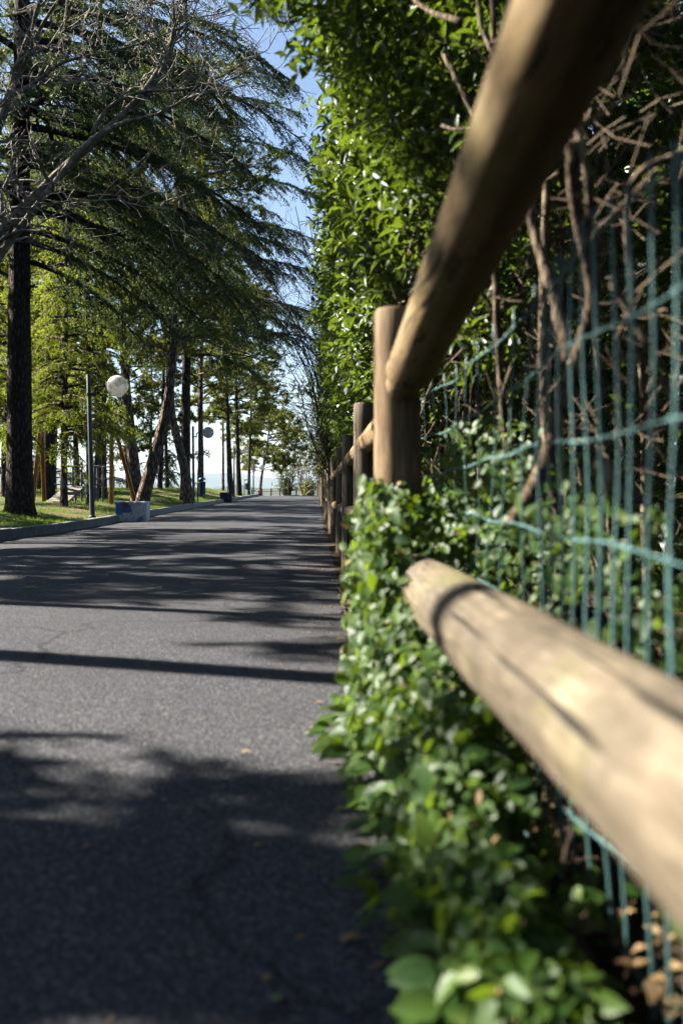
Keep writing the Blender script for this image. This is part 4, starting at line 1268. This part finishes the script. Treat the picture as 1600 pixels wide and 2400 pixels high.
def shoots(rng, P, D, Ls, per, lmin, lmax, ratio, twig=None):
    """leaves set in pairs along short shoots: returns P, D, N, L, W"""
    n = len(P)
    idx = np.repeat(np.arange(n), per)
    k = np.tile(np.arange(per), n)
    u = (k // 2 + 1) / (per / 2)
    sd = np.where(k % 2 == 0, 1.0, -1.0)[:, None]
    Q = P[idx] + D[idx] * (Ls[idx] * u)[:, None] - ZUP * (0.2 * Ls[idx] * u * u)[:, None]
    ref = nrm(rng.normal(0, 1, (n, 3)))[idx]
    s = nrm(np.cross(D[idx], ref)) * sd
    tw = (k // 2 % 2 == 1)[:, None]
    s = np.where(tw, np.cross(D[idx], s), s)
    LD = nrm(D[idx] * rng.uniform(0.35, 0.9, (len(idx), 1)) + s * rng.uniform(0.5, 1.0, (len(idx), 1)) + rng.normal(0, 0.15, (len(idx), 3)))
    NN = nrm(ZUP * 0.8 + D[idx] * 0.3 + rng.normal(0, 0.45, (len(idx), 3)) + np.array([-0.35, 0, 0]))
    L = rng.uniform(lmin, lmax, len(idx)) * (1 - 0.25 * (u - 0.6) ** 2)
    if twig is not None:
        twig.sticks(P, P + D * Ls[:, None] - ZUP * (0.2 * Ls)[:, None], 0.0022, 0.0012)
    return Q, LD, NN, L, L * ratio * rng.uniform(0.85, 1.15, len(idx))

# ------------------------------------------------------------------ tall hedge behind the fence
def face(y, z):
    """how far out (x) the leafy face of the hedge stands"""
    y, z = np.asarray(y, float), np.asarray(z, float)
    low = 0.62
    hi = 0.30 - 0.04 * np.maximum(0, z - 1.7)
    f = low + (hi - low) * smooth01((z - 0.95) / 0.75)
    near = smooth01((3.9 - y) / 1.0)
    f = f + (0.72 - f) * near * 0.9
    far = smooth01((y - 7) / 4)
    f = f + far * (0.42 - f) * (z < 1.3) * 0.5
    return f + 0.10 * wob(y, z, 2.3, 0.7) * (0.5 + 0.5 * (z > 1.2)) + 0.04 * wob(y, z, 6.1, 2.0)

hedge = thing('hedge', 'tall glossy green hedge rising behind the timber fence, bare brown wood inside', 'hedge', (0.9, 5.0, 0.0))
HOFF = np.array([0.9, 5.0, 0.0])
rng = rs(131)
tw = MB()
def sample_face(n, y0, y1, z0, z1, ypow=1.0):
    y = y0 + (y1 - y0) * rng.uniform(0, 1, n) ** ypow
    z = rng.uniform(z0, z1, n)
    return y, z
all_near = []
# outer shoots, near stretch
y, z = sample_face(2250, 3.1, 6.4, 1.0, 3.7, 1.0)
keep = (z > 1.25 + 0.25 * rng.uniform(-1, 1, len(z))) & (rng.uniform(0, 1, len(z)) < np.where(z < 1.6, 0.5, 1.0))
y, z = y[keep], z[keep]
x = face(y, z) + rng.uniform(0.0, 0.34, len(y)) ** 1.0
P = np.stack([x, y, z], -1)
D = nrm(np.stack([-rng.uniform(0.25, 1.0, len(y)), rng.uniform(-0.75, 0.45, len(y)), rng.uniform(-0.25, 0.75, len(y))], -1))
near = shoots(rng, P, D, rng.uniform(0.10, 0.26, len(y)), 8, 0.055, 0.092, 0.36, tw)
# the overhanging sprays at the top
n = 60
y = rng.uniform(3.0, 3.7, n); z = rng.uniform(2.2, 2.85, n)
P = np.stack([0.16 - 0.30 * smooth01((z - 2.15) / 0.4) * rng.uniform(0.3, 1.0, n), y, z], -1)
D = nrm(np.stack([-rng.uniform(0.6, 1, n), rng.uniform(-0.4, 0.3, n), rng.uniform(-0.1, 0.5, n)], -1))
over = shoots(rng, P, D, rng.uniform(0.12, 0.24, n), 8, 0.05, 0.082, 0.40, tw)
near = [np.concatenate([a, b_]) for a, b_ in zip(near, over)]
# which are drawn largest: nearest ones on the face in view
Pn = near[0]
px = 740 + Pn[:, 0] / Pn[:, 1] * FP
py = 1160 - (Pn[:, 2] - CAM_Z) / Pn[:, 1] * FP
vis = (px > 600) & (px < 1010) & (py > -10) & (py < 700) & (Pn[:, 0] < face(Pn[:, 1], Pn[:, 2]) + 0.06)
score = np.where(vis, near[3] / Pn[:, 1], 0)
order = np.argsort(-score)
sel, rest = order[:300], order[300:]
leaf_objects(*[a[sel] for a in near], 'lance', M['hedge_leaf'], hedge)
fol = MB()
leaves_mesh(fol, *[a[rest] for a in near], 'lance')
# inner leaves, thin
y, z = sample_face(1500, 3.3, 9.0, 1.2, 3.6)
x = face(y, z) + rng.uniform(0.32, 0.62, len(y))
P = np.stack([x, y, z], -1)
D = nrm(np.stack([-rng.uniform(0.0, 1.0, len(y)), rng.uniform(-1, 1, len(y)), rng.uniform(-0.3, 0.8, len(y))], -1))
leaves_mesh(fol, *shoots(rng, P, D, rng.uniform(0.1, 0.25, len(y)), 6, 0.045, 0.075, 0.4, tw), 'lance', True)
# far side and roof of the hedge, which shut out the light
y = rng.uniform(-4, 16, 9000); z = rng.uniform(0.0, 3.6, 9000)
y[6200:] = rng.uniform(-4, 8, 2800)
x = 1.75 + rng.uniform(0, 0.6, 9000)
x[6200:] = rng.uniform(0.35, 2.0, 2800); z[6200:] = 3.5 + rng.uniform(0, 0.7, 2800)
x[5200:6200] = 0.75 + rng.uniform(0, 0.5, 1000); y[5200:6200] = rng.uniform(-4, 2.2, 1000); z[5200:6200] = rng.uniform(2.5, 3.6, 1000)
P = np.stack([x, y, z], -1)
D = nrm(np.stack([rng.uniform(-0.6, 1.0, 9000), rng.uniform(-1, 1, 9000), rng.uniform(-0.5, 0.8, 9000)], -1))
leaves_mesh(fol, *shoots(rng, P, D, rng.uniform(0.1, 0.25, 9000), 6, 0.10, 0.15, 0.55), 'lance', True)
nb = 5200  # second leaf layer added at the back to block light from the right
y = rng.uniform(-4, 16, nb); z = rng.uniform(0.0, 3.9, nb); x = 2.35 + rng.uniform(0, 0.8, nb)
P = np.stack([x, y, z], -1)
D = nrm(rng.normal(0, 1, (nb, 3)))
leaves_mesh(fol, *shoots(rng, P, D, rng.uniform(0.1, 0.25, nb), 6, 0.11, 0.16, 0.58), 'lance', True)
# middle stretch, 6 to 17 m
y, z = sample_face(5000, 6.0, 17, 0.5, 3.45, 1.25)
keep = (z < 3.45 - 0.04 * (y - 6)) & (rng.uniform(0, 1, len(z)) < np.where(z < 1.1, 0.4, 1.0))
y, z = y[keep], z[keep]
x = face(y, z) + rng.uniform(-0.05, 0.35, len(y))
P = np.stack([x, y, z], -1)
D = nrm(np.stack([-rng.uniform(0.2, 1.0, len(y)), rng.uniform(-0.75, 0.45, len(y)), rng.uniform(-0.25, 0.75, len(y))], -1))
leaves_mesh(fol, *shoots(rng, P, D, rng.uniform(0.10, 0.28, len(y)), 8, 0.05, 0.085, 0.45, tw), 'lance', True)
y = rng.uniform(6.0, 17, 3500); z = rng.uniform(0.1, 3.3, 3500); x = face(y, z) + rng.uniform(0.35, 1.6, 3500)
P = np.stack([x, y, z], -1)
D = nrm(rng.normal(0, 1, (3500, 3)))
leaves_mesh(fol, *shoots(rng, P, D, rng.uniform(0.1, 0.25, 3500), 6, 0.07, 0.11, 0.5), 'lance', True)
fol.v = [v_ - HOFF.astype(np.float32) for v_ in fol.v]
fol.build('foliage', M['hedge_leaf'], hedge, True, kind='stuff')

# woody inside: upright stems as parts, tangle of dead twigs as one mass
def stem_path(p0, p1, wig, n=12):
    t = np.linspace(0, 1, n)[:, None]
    q = p0 * (1 - t) + p1 * t
    ph = rng.uniform(0, 6.28, 6)
    q = q + wig * np.stack([np.sin(t[:, 0] * 6 + ph[0]) - math.sin(ph[0]), np.sin(t[:, 0] * 5 + ph[1]) - math.sin(ph[1]), np.zeros(n)], -1)
    return q
def stem(pts, r0, r1):
    q = spline(pts, 16)
    b = MB()
    b.tube(q - HOFF, np.linspace(r0, r1, 16), 9, True, 0.06, rng)
    b.build('stem', M['stem'], hedge, True)
    return q
named = [  # big forked wood seen through the netting
    ([W(1200, 1230, 1.75), W(1270, 1130, 1.8), W(1300, 1010, 1.8), W(1335, 850, 1.8), W(1385, 770, 1.75), W(1405, 690, 1.72), W(1360, 560, 1.7), W(1335, 420, 1.65), W(1340, 330, 1.6)], 0.016, 0.011),
    ([W(1335, 850, 1.8), W(1300, 700, 1.85), W(1255, 560, 1.9), W(1240, 490, 1.9)], 0.014, 0.009),
    ([W(1360, 560, 1.7), W(1385, 490, 1.65), W(1375, 400, 1.6), W(1340, 250, 1.6)], 0.010, 0.005),
    ([W(1410, 1080, 1.45), W(1440, 1140, 1.42), W(1490, 1170, 1.4), W(1530, 1175, 1.4)], 0.013, 0.009),
    ([W(1430, 660, 1.5), W(1480, 740, 1.5), W(1530, 840, 1.5)], 0.006, 0.006),
    ([W(1550, 880, 1.4), W(1600, 990, 1.4), W(1640, 1080, 1.4)], 0.007, 0.007),
    ([W(1640, 330, 1.6), W(1580, 370, 1.6), W(1530, 380, 1.6), W(1470, 420, 1.6), W(1465, 520, 1.65), W(1470, 620, 1.7)], 0.008, 0.005),
    ([W(1040, 125, 2.9), W(1070, 190, 2.85), W(1105, 260, 2.8), W(1140, 330, 2.75)], 0.010, 0.008),
    ([W(1035, 295, 2.8), W(1065, 305, 2.75), W(1110, 300, 2.7)], 0.006, 0.005),
    ([W(1120, -30, 2.5), W(1125, 60, 2.5), W(1160, 140, 2.45)], 0.008, 0.006),
    ([W(1080, 50, 2.6), W(1010, 30, 2.8), W(940, -20, 3.0)], 0.009, 0.006),
]
for pts, r0, r1 in named:
    stem(pts, r0, r1)
for i in range(34):
    y0 = 1.0 + i * 0.27 + rng.uniform(-0.1, 0.1)
    x0 = rng.uniform(0.75, 1.25)
    p0 = np.array([x0, y0, -0.05])
    p1 = np.array([x0 + rng.uniform(-0.6, 0.3), y0 + rng.uniform(-0.5, 0.5), rng.uniform(2.2, 3.2)])
    q = stem(stem_path(p0, p1, 0.07), rng.uniform(0.010, 0.022), 0.006)
n = 2700
y = 1.5 + 7.0 * rng.uniform(0, 1, n) ** 1.2
z = rng.uniform(0.05, 2.9, n) * rng.uniform(0.6, 1, n)
x = 0.52 + rng.uniform(0, 1, n) ** 1.2 * (0.8 + 0.5 * (y > 2.5))
P = np.stack([x, y, z], -1)
D = nrm(np.stack([-rng.uniform(-0.3, 1.0, n), rng.normal(0, 0.6, n), rng.normal(0.1, 0.55, n)], -1))
Lw = rng.uniform(0.06, 0.30, n)
for a_, r_ in ((0.0, 1.0), (0.4, 0.8), (0.75, 0.6)):
    A = P + D * (Lw * a_)[:, None]
    D = nrm(D + rng.normal(0, 0.28, (n, 3)))
    P2 = A + D * (Lw * 0.38)[:, None]
    tw.sticks(A, P2, 0.0027 * r_ * rng.uniform(0.5, 1.5, n), 0.002 * r_)
# pale snapped twigs poking out of the thin face between leaf and post
n = 260
y = rng.uniform(2.9, 4.6, n); z = rng.uniform(1.12, 1.75, n)
P = np.stack([face(y, np.full(n, 1.9)) + rng.uniform(0.02, 0.35, n), y, z], -1)
D = nrm(np.stack([-rng.uniform(0.2, 1, n), rng.normal(0, 0.7, n), rng.normal(0, 0.5, n)], -1))
mid = P + D * rng.uniform(0.05, 0.12, (n, 1))
tw.sticks(P, mid, 0.0042, 0.0034)
tw.sticks(mid, mid + nrm(D + rng.normal(0, 0.4, (n, 3))) * rng.uniform(0.04, 0.12, (n, 1)), 0.0034, 0.0022)
tw.v = [v_ - HOFF.astype(np.float32) for v_ in tw.v]
tw.build('twigs', M['twig'], hedge, False, kind='stuff')

# ------------------------------------------------------------------ looser shrubs farther along the fence
def shrub(name, label, base, H, spread, n_st, n_sh, mat, seed, per=6, leaf=(0.04, 0.07), leaf_from=0.3, twig_r=0.004, lean=0.0, group=None, fine=8):
    base = np.asarray(base, float)
    t = thing(name, label, 'shrub', tuple(base), group)
    r = rs(seed)
    tw_ = MB()
    lf = MB()
    tipP, tipD = [], []
    for i in range(n_st):
        a = r.uniform(0, 6.28)
        sp_ = spread * r.uniform(0.2, 1)
        h = H * r.uniform(0.65, 1.0)
        p1 = np.array([math.cos(a) * sp_ + lean, math.sin(a) * sp_, h])
        u = np.linspace(0, 1, 9)[:, None]
        p0 = np.array([math.cos(a) * 0.12, math.sin(a) * 0.12, -0.1])
        q = p0 * (1 - u) + p1 * u + 0.05 * H * np.concatenate([np.sin(u * 7 + a), np.cos(u * 6 + a * 2), 0 * u], 1) * u
        q[:, 2] = p0[2] + (h - p0[2]) * u[:, 0] ** 0.85
        b = MB()
        b.tube(q, np.linspace(twig_r * 3, twig_r, 9), 6, caps=False)
        b.build('stem', M['twig'], t, True)
        for k in range(fine):
            v_ = r.uniform(0.2, 1)
            p = np.array([np.interp(v_, u[:, 0], q[:, c]) for c in range(3)])
            d = nrm(np.array([r.normal(0, 0.8), r.normal(0, 0.8), 0.7 + r.normal(0, 0.3)]))
            for s_ in range(4):
                e = p + d * H * r.uniform(0.04, 0.09)
                tw_.sticks([p], [e], twig_r * (0.9 - 0.18 * s_), twig_r * (0.75 - 0.18 * s_))
                if v_ > leaf_from:
                    tipP.append(p + (e - p) * r.uniform(0, 1)); tipD.append(nrm(d + r.normal(0, 0.5, 3)))
                d2_ = nrm(d + r.normal(0, 0.6, 3))
                tw_.sticks([e], [e + d2_ * H * 0.05], twig_r * 0.45, twig_r * 0.2)
                p, d = e, nrm(d + r.normal(0, 0.3, 3))
    tw_.build('twigs', M['twig'], t, False, kind='stuff')
    if n_sh:
        tipP, tipD = np.array(tipP), np.array(tipD)
        i_ = r.integers(0, len(tipP), n_sh)
        P = tipP[i_] + r.normal(0, 0.03 * H, (n_sh, 3))
        leaves_mesh(lf, *shoots(r, P, tipD[i_], np.full(n_sh, 0.16), per, leaf[0], leaf[1], 0.5), 'lance', True)
        lf.build('foliage', mat, t, True, kind='stuff')
    return t
def ground_at(x, y):
    return (x, y, float(zr(y)) - 0.02)
shrub('shrub', 'twiggy reddish shrub overhanging the fence beyond the glossy hedge', ground_at(0.75, 18), 3.9, 1.25, 30, 420, M['shrub_leaf'], 501, lean=-0.35, fine=12)
shrub('shrub', 'thin leafless shrub with a few dry leaves arching over the path', ground_at(0.75, 14.6), 4.8, 1.4, 30, 130, M['shrub_leaf'], 511, lean=-0.55, fine=18, twig_r=0.0055)
shrub('shrub', 'green shrub crowding the fence midway to the crest', ground_at(0.85, 24), 3.3, 1.0, 26, 900, M['hedge_leaf'], 521, lean=-0.2)
shrub('shrub', 'mixed green and rusty shrub behind the far fence posts', ground_at(0.9, 31), 3.4, 1.1, 24, 900, M['shrub_leaf'], 531, lean=-0.2, leaf=(0.06, 0.10))
shrub('shrub', 'loose leafy shrub near the far end of the fence', ground_at(0.8, 42), 3.6, 1.3, 26, 800, M['hedge_leaf'], 541, lean=-0.4, leaf=(0.07, 0.12), twig_r=0.006)
shrub('shrub', 'last leafy shrub before the crest', ground_at(0.8, 55), 3.4, 1.3, 24, 700, M['shrub_leaf'], 551, lean=-0.4, leaf=(0.08, 0.14), twig_r=0.007)
shrub('shrub', 'dark twiggy bush at the end of the path', (-2.35, 76.6, 0.1), 3.4, 1.3, 34, 420, M['hedge_leaf'], 561, leaf=(0.08, 0.14), twig_r=0.010, leaf_from=0.1)
shrub('shrub', 'tall leafless bush by the fence at the crest', (-0.9, 74, 0.2), 4.4, 1.5, 22, 0, M['shrub_leaf'], 571, twig_r=0.010)
shrub('shrub', 'low yellow-green clipped bush behind the crest fence', (-0.45, 73.6, 0.2), 1.5, 0.7, 20, 500, M['spruce'], 581, leaf=(0.06, 0.10), twig_r=0.006)

# ------------------------------------------------------------------ ivy at the foot of the near post
ivy = thing('ivy_plant', 'dense green ivy smothering the foot of the near post and lower rail', 'ivy', (0.22, 1.9, 0.0))
IOFF = np.array([0.22, 1.9, 0.0])
rng = rs(151)
def ivy_h(y):
    return np.interp(y, [0.70, 0.95, 1.2, 1.5, 1.8, 2.05, 2.3, 2.6, 2.85, 3.0], [0.09, 0.13, 0.19, 0.28, 0.36, 0.47, 0.62, 0.64, 0.42, 0.15])
def ivy_x0(y):
    return np.interp(y, [0.7, 1.1, 1.5, 1.9, 2.3, 2.7, 3.0], [0.13, 0.13, 0.13, 0.09, 0.075, 0.10, 0.18])
n = 10000
y = 0.72 + 2.22 * rng.uniform(0, 1, n) ** 1.0
# a point on the mound's front and top: s=0 at the ground by the path, 1 at the back of the top
s = rng.uniform(0, 1, n) ** 0.85
hh_ = ivy_h(y) * (1 + 0.16 * wob(y, s * 2, 6, 1.0) * 0.5)
x0 = ivy_x0(y) + 0.026 * wob(y, s * 3, 9, 0.3) + 0.015 * wob(y, s * 2, 17, 1.3)
x = np.where(s < 0.6, x0 + 0.05 * (s / 0.6) ** 2, x0 + 0.05 + (s - 0.6) / 0.4 * np.interp(y, [0.9, 1.3, 1.9, 2.2], [0.09, 0.12, 0.24, 0.36]))
z = np.where(s < 0.6, hh_ * (s / 0.6) ** 0.9, hh_ * (1 - 0.35 * ((s - 0.6) / 0.4) ** 2))
Nf = np.stack([np.where(s < 0.6, -0.85, -0.35), np.full(n, -0.45), np.where(s < 0.6, 0.35, 0.85)], -1)
dep = rng.uniform(0, 1, n) ** 1.6 * 0.09
gap = wob(y, s * 1.6, 11.0, 0.9) + 0.8 * wob(y, s * 1.6, 23.0, 2.1)
dep = dep + 0.05 * smooth01((0.15 - gap) / 1.0)
P = np.stack([x, y, np.maximum(z, 0.012)], -1) - nrm(Nf) * dep[:, None]
P[:, 2] = np.maximum(P[:, 2], 0.01)
N = nrm(Nf + rng.normal(0, 0.42, (n, 3)))
D = nrm(np.cross(N, rng.normal(0, 1, (n, 3))) * 0.8 + np.array([-0.25, -0.15, -0.55]))
L = rng.uniform(0.015, 0.042, n) * np.where(rng.uniform(0, 1, n) < 0.12, 1.3, 1.0)
Wd = L * rng.uniform(0.52, 0.74, n)
kp = gap > rng.normal(-0.62, 0.35, n)
P, D, N, L, Wd, dep = P[kp], D[kp], N[kp], L[kp], Wd[kp], dep[kp]
A = [P, D, N, L, Wd]
# thinner growth climbing the netting behind
m_ = 5200
y = 1.0 + 2.4 * rng.uniform(0, 1, m_) ** 0.8
z = np.interp(y, [1.0, 1.4, 1.8, 2.3, 2.8, 3.6], [0.36, 0.50, 0.60, 0.76, 0.78, 0.5]) * rng.uniform(0.0, 1.08, m_) ** 0.7
cl = wob(y, z, 7.0, 1.0) + wob(y, z, 13.0, 2.0)
k_ = cl > rng.normal(0.15, 0.35, m_) - 0.5 * (y > 1.9) * (z < 0.62)
y, z = y[k_], z[k_]
m_ = len(y)
P = np.stack([0.40 + rng.uniform(-0.03, 0.22, m_), y, z], -1)
N = nrm(np.array([-0.7, -0.5, 0.5]) + rng.normal(0, 0.4, (m_, 3)))
D = nrm(np.cross(N, rng.normal(0, 1, (m_, 3))) + np.array([-0.1, -0.1, -0.5]))
L = rng.uniform(0.020, 0.038, m_)
A = [np.concatenate(p) for p in zip(A, [P, D, N, L, L * rng.uniform(0.55, 0.72, m_)])]
# runners and larger leaves lying out on the asphalt
m_ = 110
y = rng.uniform(0.95, 2.3, m_)
P = np.stack([ivy_x0(y) - rng.uniform(0.0, 0.055, m_) * (wob(y, y, 5, 0.5) > 0.1), y, rng.uniform(0.012, 0.09, m_)], -1)
N = nrm(np.array([-0.3, -0.3, 0.9]) + rng.normal(0, 0.3, (m_, 3)))
D = nrm(np.array([-0.8, -0.3, -0.05]) + rng.normal(0, 0.4, (m_, 3)) * np.array([1, 1, 0.3]))
L = rng.uniform(0.035, 0.058, m_)
A = [np.concatenate(p) for p in zip(A, [P, D, N, L, L * 0.6])]
m_ = 160
y = rng.uniform(4.3, 5.1, m_)
P = np.stack([0.20 + rng.uniform(-0.03, 0.2, m_), y, rng.uniform(0.0, 0.26, m_)], -1)
N = nrm(np.array([-0.7, -0.5, 0.5]) + rng.normal(0, 0.4, (m_, 3)))
D = nrm(np.cross(N, rng.normal(0, 1, (m_, 3))) + np.array([-0.1, -0.1, -0.4]))
L = rng.uniform(0.025, 0.045, m_)
A = [np.concatenate(p) for p in zip(A, [P, D, N, L, L * 0.6])]
m_ = 260
y = rng.uniform(2.12, 2.55, m_)
P = np.stack([rng.uniform(0.10, 0.21, m_), y, rng.uniform(0.28, 0.58, m_)], -1)
N = nrm(np.array([-0.7, -0.6, 0.5]) + rng.normal(0, 0.4, (m_, 3)))
D = nrm(np.cross(N, rng.normal(0, 1, (m_, 3))) + np.array([0.2, -0.1, -0.5]))
L = rng.uniform(0.024, 0.046, m_)
A = [np.concatenate(p) for p in zip(A, [P, D, N, L, L * 0.62])]
P = A[0]
front = np.concatenate([dep < 0.03, np.ones(len(P) - len(dep), bool)])
inview = (1160 - (P[:, 2] - CAM_Z) / P[:, 1] * FP < 2400)
sc = np.where(front & inview, A[3] / P[:, 1], 0)
order = np.argsort(-sc)
sel, rest = order[:300], order[300:]
leaf_objects(*[a[sel] for a in A], 'ovate', M['ivy_leaf'], ivy)
b = MB()
leaves_mesh(b, *[a[rest] for a in A], 'ovate')
b.v = [v_ - IOFF.astype(np.float32) for v_ in b.v]
b.build('foliage', M['ivy_leaf'], ivy, True, kind='stuff')
b = MB()
pick = rng.choice(5000, 230, replace=False)
leaves_mesh(b, A[0][pick] + rng.normal(0, 0.012, (230, 3)), nrm(A[1][pick] + rng.normal(0, 0.5, (230, 3))), A[2][pick], A[3][pick] * rng.uniform(0.5, 0.9, 230), A[4][pick] * rng.uniform(0.4, 0.9, 230), 'ovate')
b.v = [v_ - IOFF.astype(np.float32) for v_ in b.v]
b.build('dead_leaves', M['dry_leaf'], ivy, True, kind='stuff')
b = MB()
for i in range(90):
    y0 = rng.uniform(0.8, 2.8)
    h = float(ivy_h(y0))
    p = np.array([rng.uniform(0.16, 0.36), y0, 0.0])
    pts = [p]
    d = nrm(np.array([rng.normal(-0.2, 0.4), rng.normal(0, 0.5), 0.8]))
    for k in range(6):
        nx_ = pts[-1] + d * h * 0.14
        nx_[0] = min(max(nx_[0], float(ivy_x0(nx_[1])) + 0.05), 0.38)
        pts.append(nx_)
        d = nrm(d + rng.normal(0, 0.35, 3))
    b.tube(np.array(pts) - IOFF, np.linspace(0.0035, 0.0015, 7), 5, caps=False)
b.build('vines', M['twig'], ivy, True, kind='stuff')

# ------------------------------------------------------------------ litter
b = MB()
rng = rs(161)
n = 2600
y = rng.uniform(0.75, 6.0, n)
x = 0.14 + np.abs(rng.normal(0, 0.32, n))
P = np.stack([x, y, 0.012 + 0.02 * np.minimum(1, (x - 0.14) * 6) * 1.4 + rng.uniform(0, 0.02, n)], -1)
N = nrm(ZUP + rng.normal(0, 0.35, (n, 3)))
D = nrm(rng.normal(0, 1, (n, 3)) * np.array([1, 1, 0.15]))
L = rng.uniform(0.012, 0.045, n)
leaves_mesh(b, P, D, N, L, L * rng.uniform(0.25, 0.6, n), 'ovate', True)
n = 1500
P = np.stack([0.16 - np.abs(rng.normal(0, 0.18, n)), rng.uniform(0.9, 14, n), np.full(n, 0.004)], -1)
P[:, 2] = zr(P[:, 1]) - 0.015
N = nrm(ZUP + rng.normal(0, 0.2, (n, 3)))
D = nrm(rng.normal(0, 1, (n, 3)) * np.array([1, 1, 0.05]))
L = rng.uniform(0.005, 0.012, n) * np.where(rng.uniform(0, 1, n) < 0.12, 2.6, 1.0)
leaves_mesh(b, P, D, N, L, L * 0.4, 'ovate', True)
n = 900
P = np.stack([rng.uniform(-3.9, 0.1, n), 0.9 + 13 * rng.uniform(0, 1, n) ** 1.4, np.zeros(n)], -1)
P[:, 2] = zr(P[:, 1]) - 0.02 * ((P[:, 0] + 2.05) / 2.2) ** 2 + 0.004 * wob(P[:, 0], P[:, 1], 1.1, 2.0) + 0.004
N = nrm(ZUP + rng.normal(0, 0.15, (n, 3)))
D = nrm(rng.normal(0, 1, (n, 3)) * np.array([1, 1, 0.05]))
L = rng.uniform(0.004, 0.010, n) * np.where(rng.uniform(0, 1, n) < 0.1, 2.5, 1.0)
leaves_mesh(b, P, D, N, L, L * rng.uniform(0.15, 0.6, n), 'ovate', True)
b.build('leaf_litter', M['dry_leaf'], None, True, label='dry leaf litter strewn along the foot of the hedge', cat='leaf litter', kind='stuff')

fallen = [  # pixel, length, width ratio, heading degrees, material, words
    ((870, 2035), 0.060, 0.22, 5, 'green_leaf', 'long pale green fallen leaf lying on the asphalt by the ivy'),
    ((925, 2055), 0.034, 0.45, -30, 'dry_leaf', 'curled tan leaf touching the tip of the pale green one'),
    ((605, 1968), 0.018, 0.7, 20, 'dry_leaf', 'small pale round leaf lying alone in the shade'),
    ((580, 1757), 0.026, 0.5, 15, 'dry_leaf', 'tan leaf alone on the sunlit asphalt'),
    ((748, 1640), 0.024, 0.6, -10, 'dry_leaf', 'pale leaf near the ivy just below the shadow bar'),
    ((735, 1700), 0.034, 0.25, -25, 'dry_leaf', 'thin tan leaf pointing at the ivy on sunlit asphalt'),
    ((722, 1712), 0.020, 0.5, 0, 'green_leaf', 'yellowish leaf beside the thin tan one'),
    ((627, 2265), 0.016, 0.75, 40, 'dry_leaf', 'whitish round leaf low in the shade'),
    ((653, 2310), 0.016, 0.6, 60, 'green_leaf', 'yellow-green leaf below the whitish round one'),
    ((850, 1960), 0.020, 0.6, 80, 'dry_leaf', 'pinkish dry leaf beside the ivy runner'),
    ((800, 1882), 0.022, 0.5, 10, 'dry_leaf', 'beige leaf next to the ivy runner tip'),
    ((825, 2175), 0.034, 0.55, 15, 'dry_leaf', 'broad brownish leaf at the edge of the ivy shade'),
    ((800, 1490), 0.040, 0.5, 5, 'dry_leaf', 'bright orange-tan leaf at the foot of the second post'),
    ((725, 1476), 0.020, 0.7, 30, 'dry_leaf', 'dark brown leaf on the edge of the sunlit band'),
    ((205, 1978), 0.016, 0.6, 30, 'dry_leaf', 'lone brown leaf far out in the shaded path'),
    ((990, 2330), 0.055, 0.45, 70, 'dry_leaf', 'grey curled leaf among the lowest ivy'),
]
tv, tq, tt = LT['ovate']
for (px_, L_, ra, hd, mt, lab) in fallen:
    d = CAM_Z * FP / (px_[1] - 1160)
    x = (px_[0] - 740) / FP * d
    b = MB()
    v = tv.copy()
    v[:, 2] = 0.35 * np.sin(v[:, 0] * 3.1) * 0.6 + np.abs(v[:, 1]) * 0.5
    v = v * np.array([L_, L_ * ra, L_ * 0.5]) - np.array([L_ / 2, 0, 0])
    b.add(v, tq, tt)
    o = b.build('fallen_leaf', M[mt], None, True, label=lab, cat='leaf', group='fallen leaves on the asphalt')
    zz0 = float(zr(d) - 0.02 * ((x + 2.05) / 2.2) ** 2 + 0.004 * wob(x, d, 1.1, 2.0))
    o.location = (x, d, zz0 + 0.004)
    o.rotation_euler = (0.1, -0.05, math.radians(hd))

# ------------------------------------------------------------------ air
b = MB()
b.box((0, 6000, 180), (44000, 44000, 580))
m, nt, out = new_mat('haze_air')
pv = nd(nt, 'ShaderNodeVolumePrincipled', {'Color': (0.72, 0.85, 1.0), 'Density': 0.000042, 'Anisotropy': 0.3})
nt.links.new(pv.outputs[0], out.inputs['Volume'])
b.build('haze', m, None, False, label='pale blue haze over the valley', cat='haze', kind='stuff')
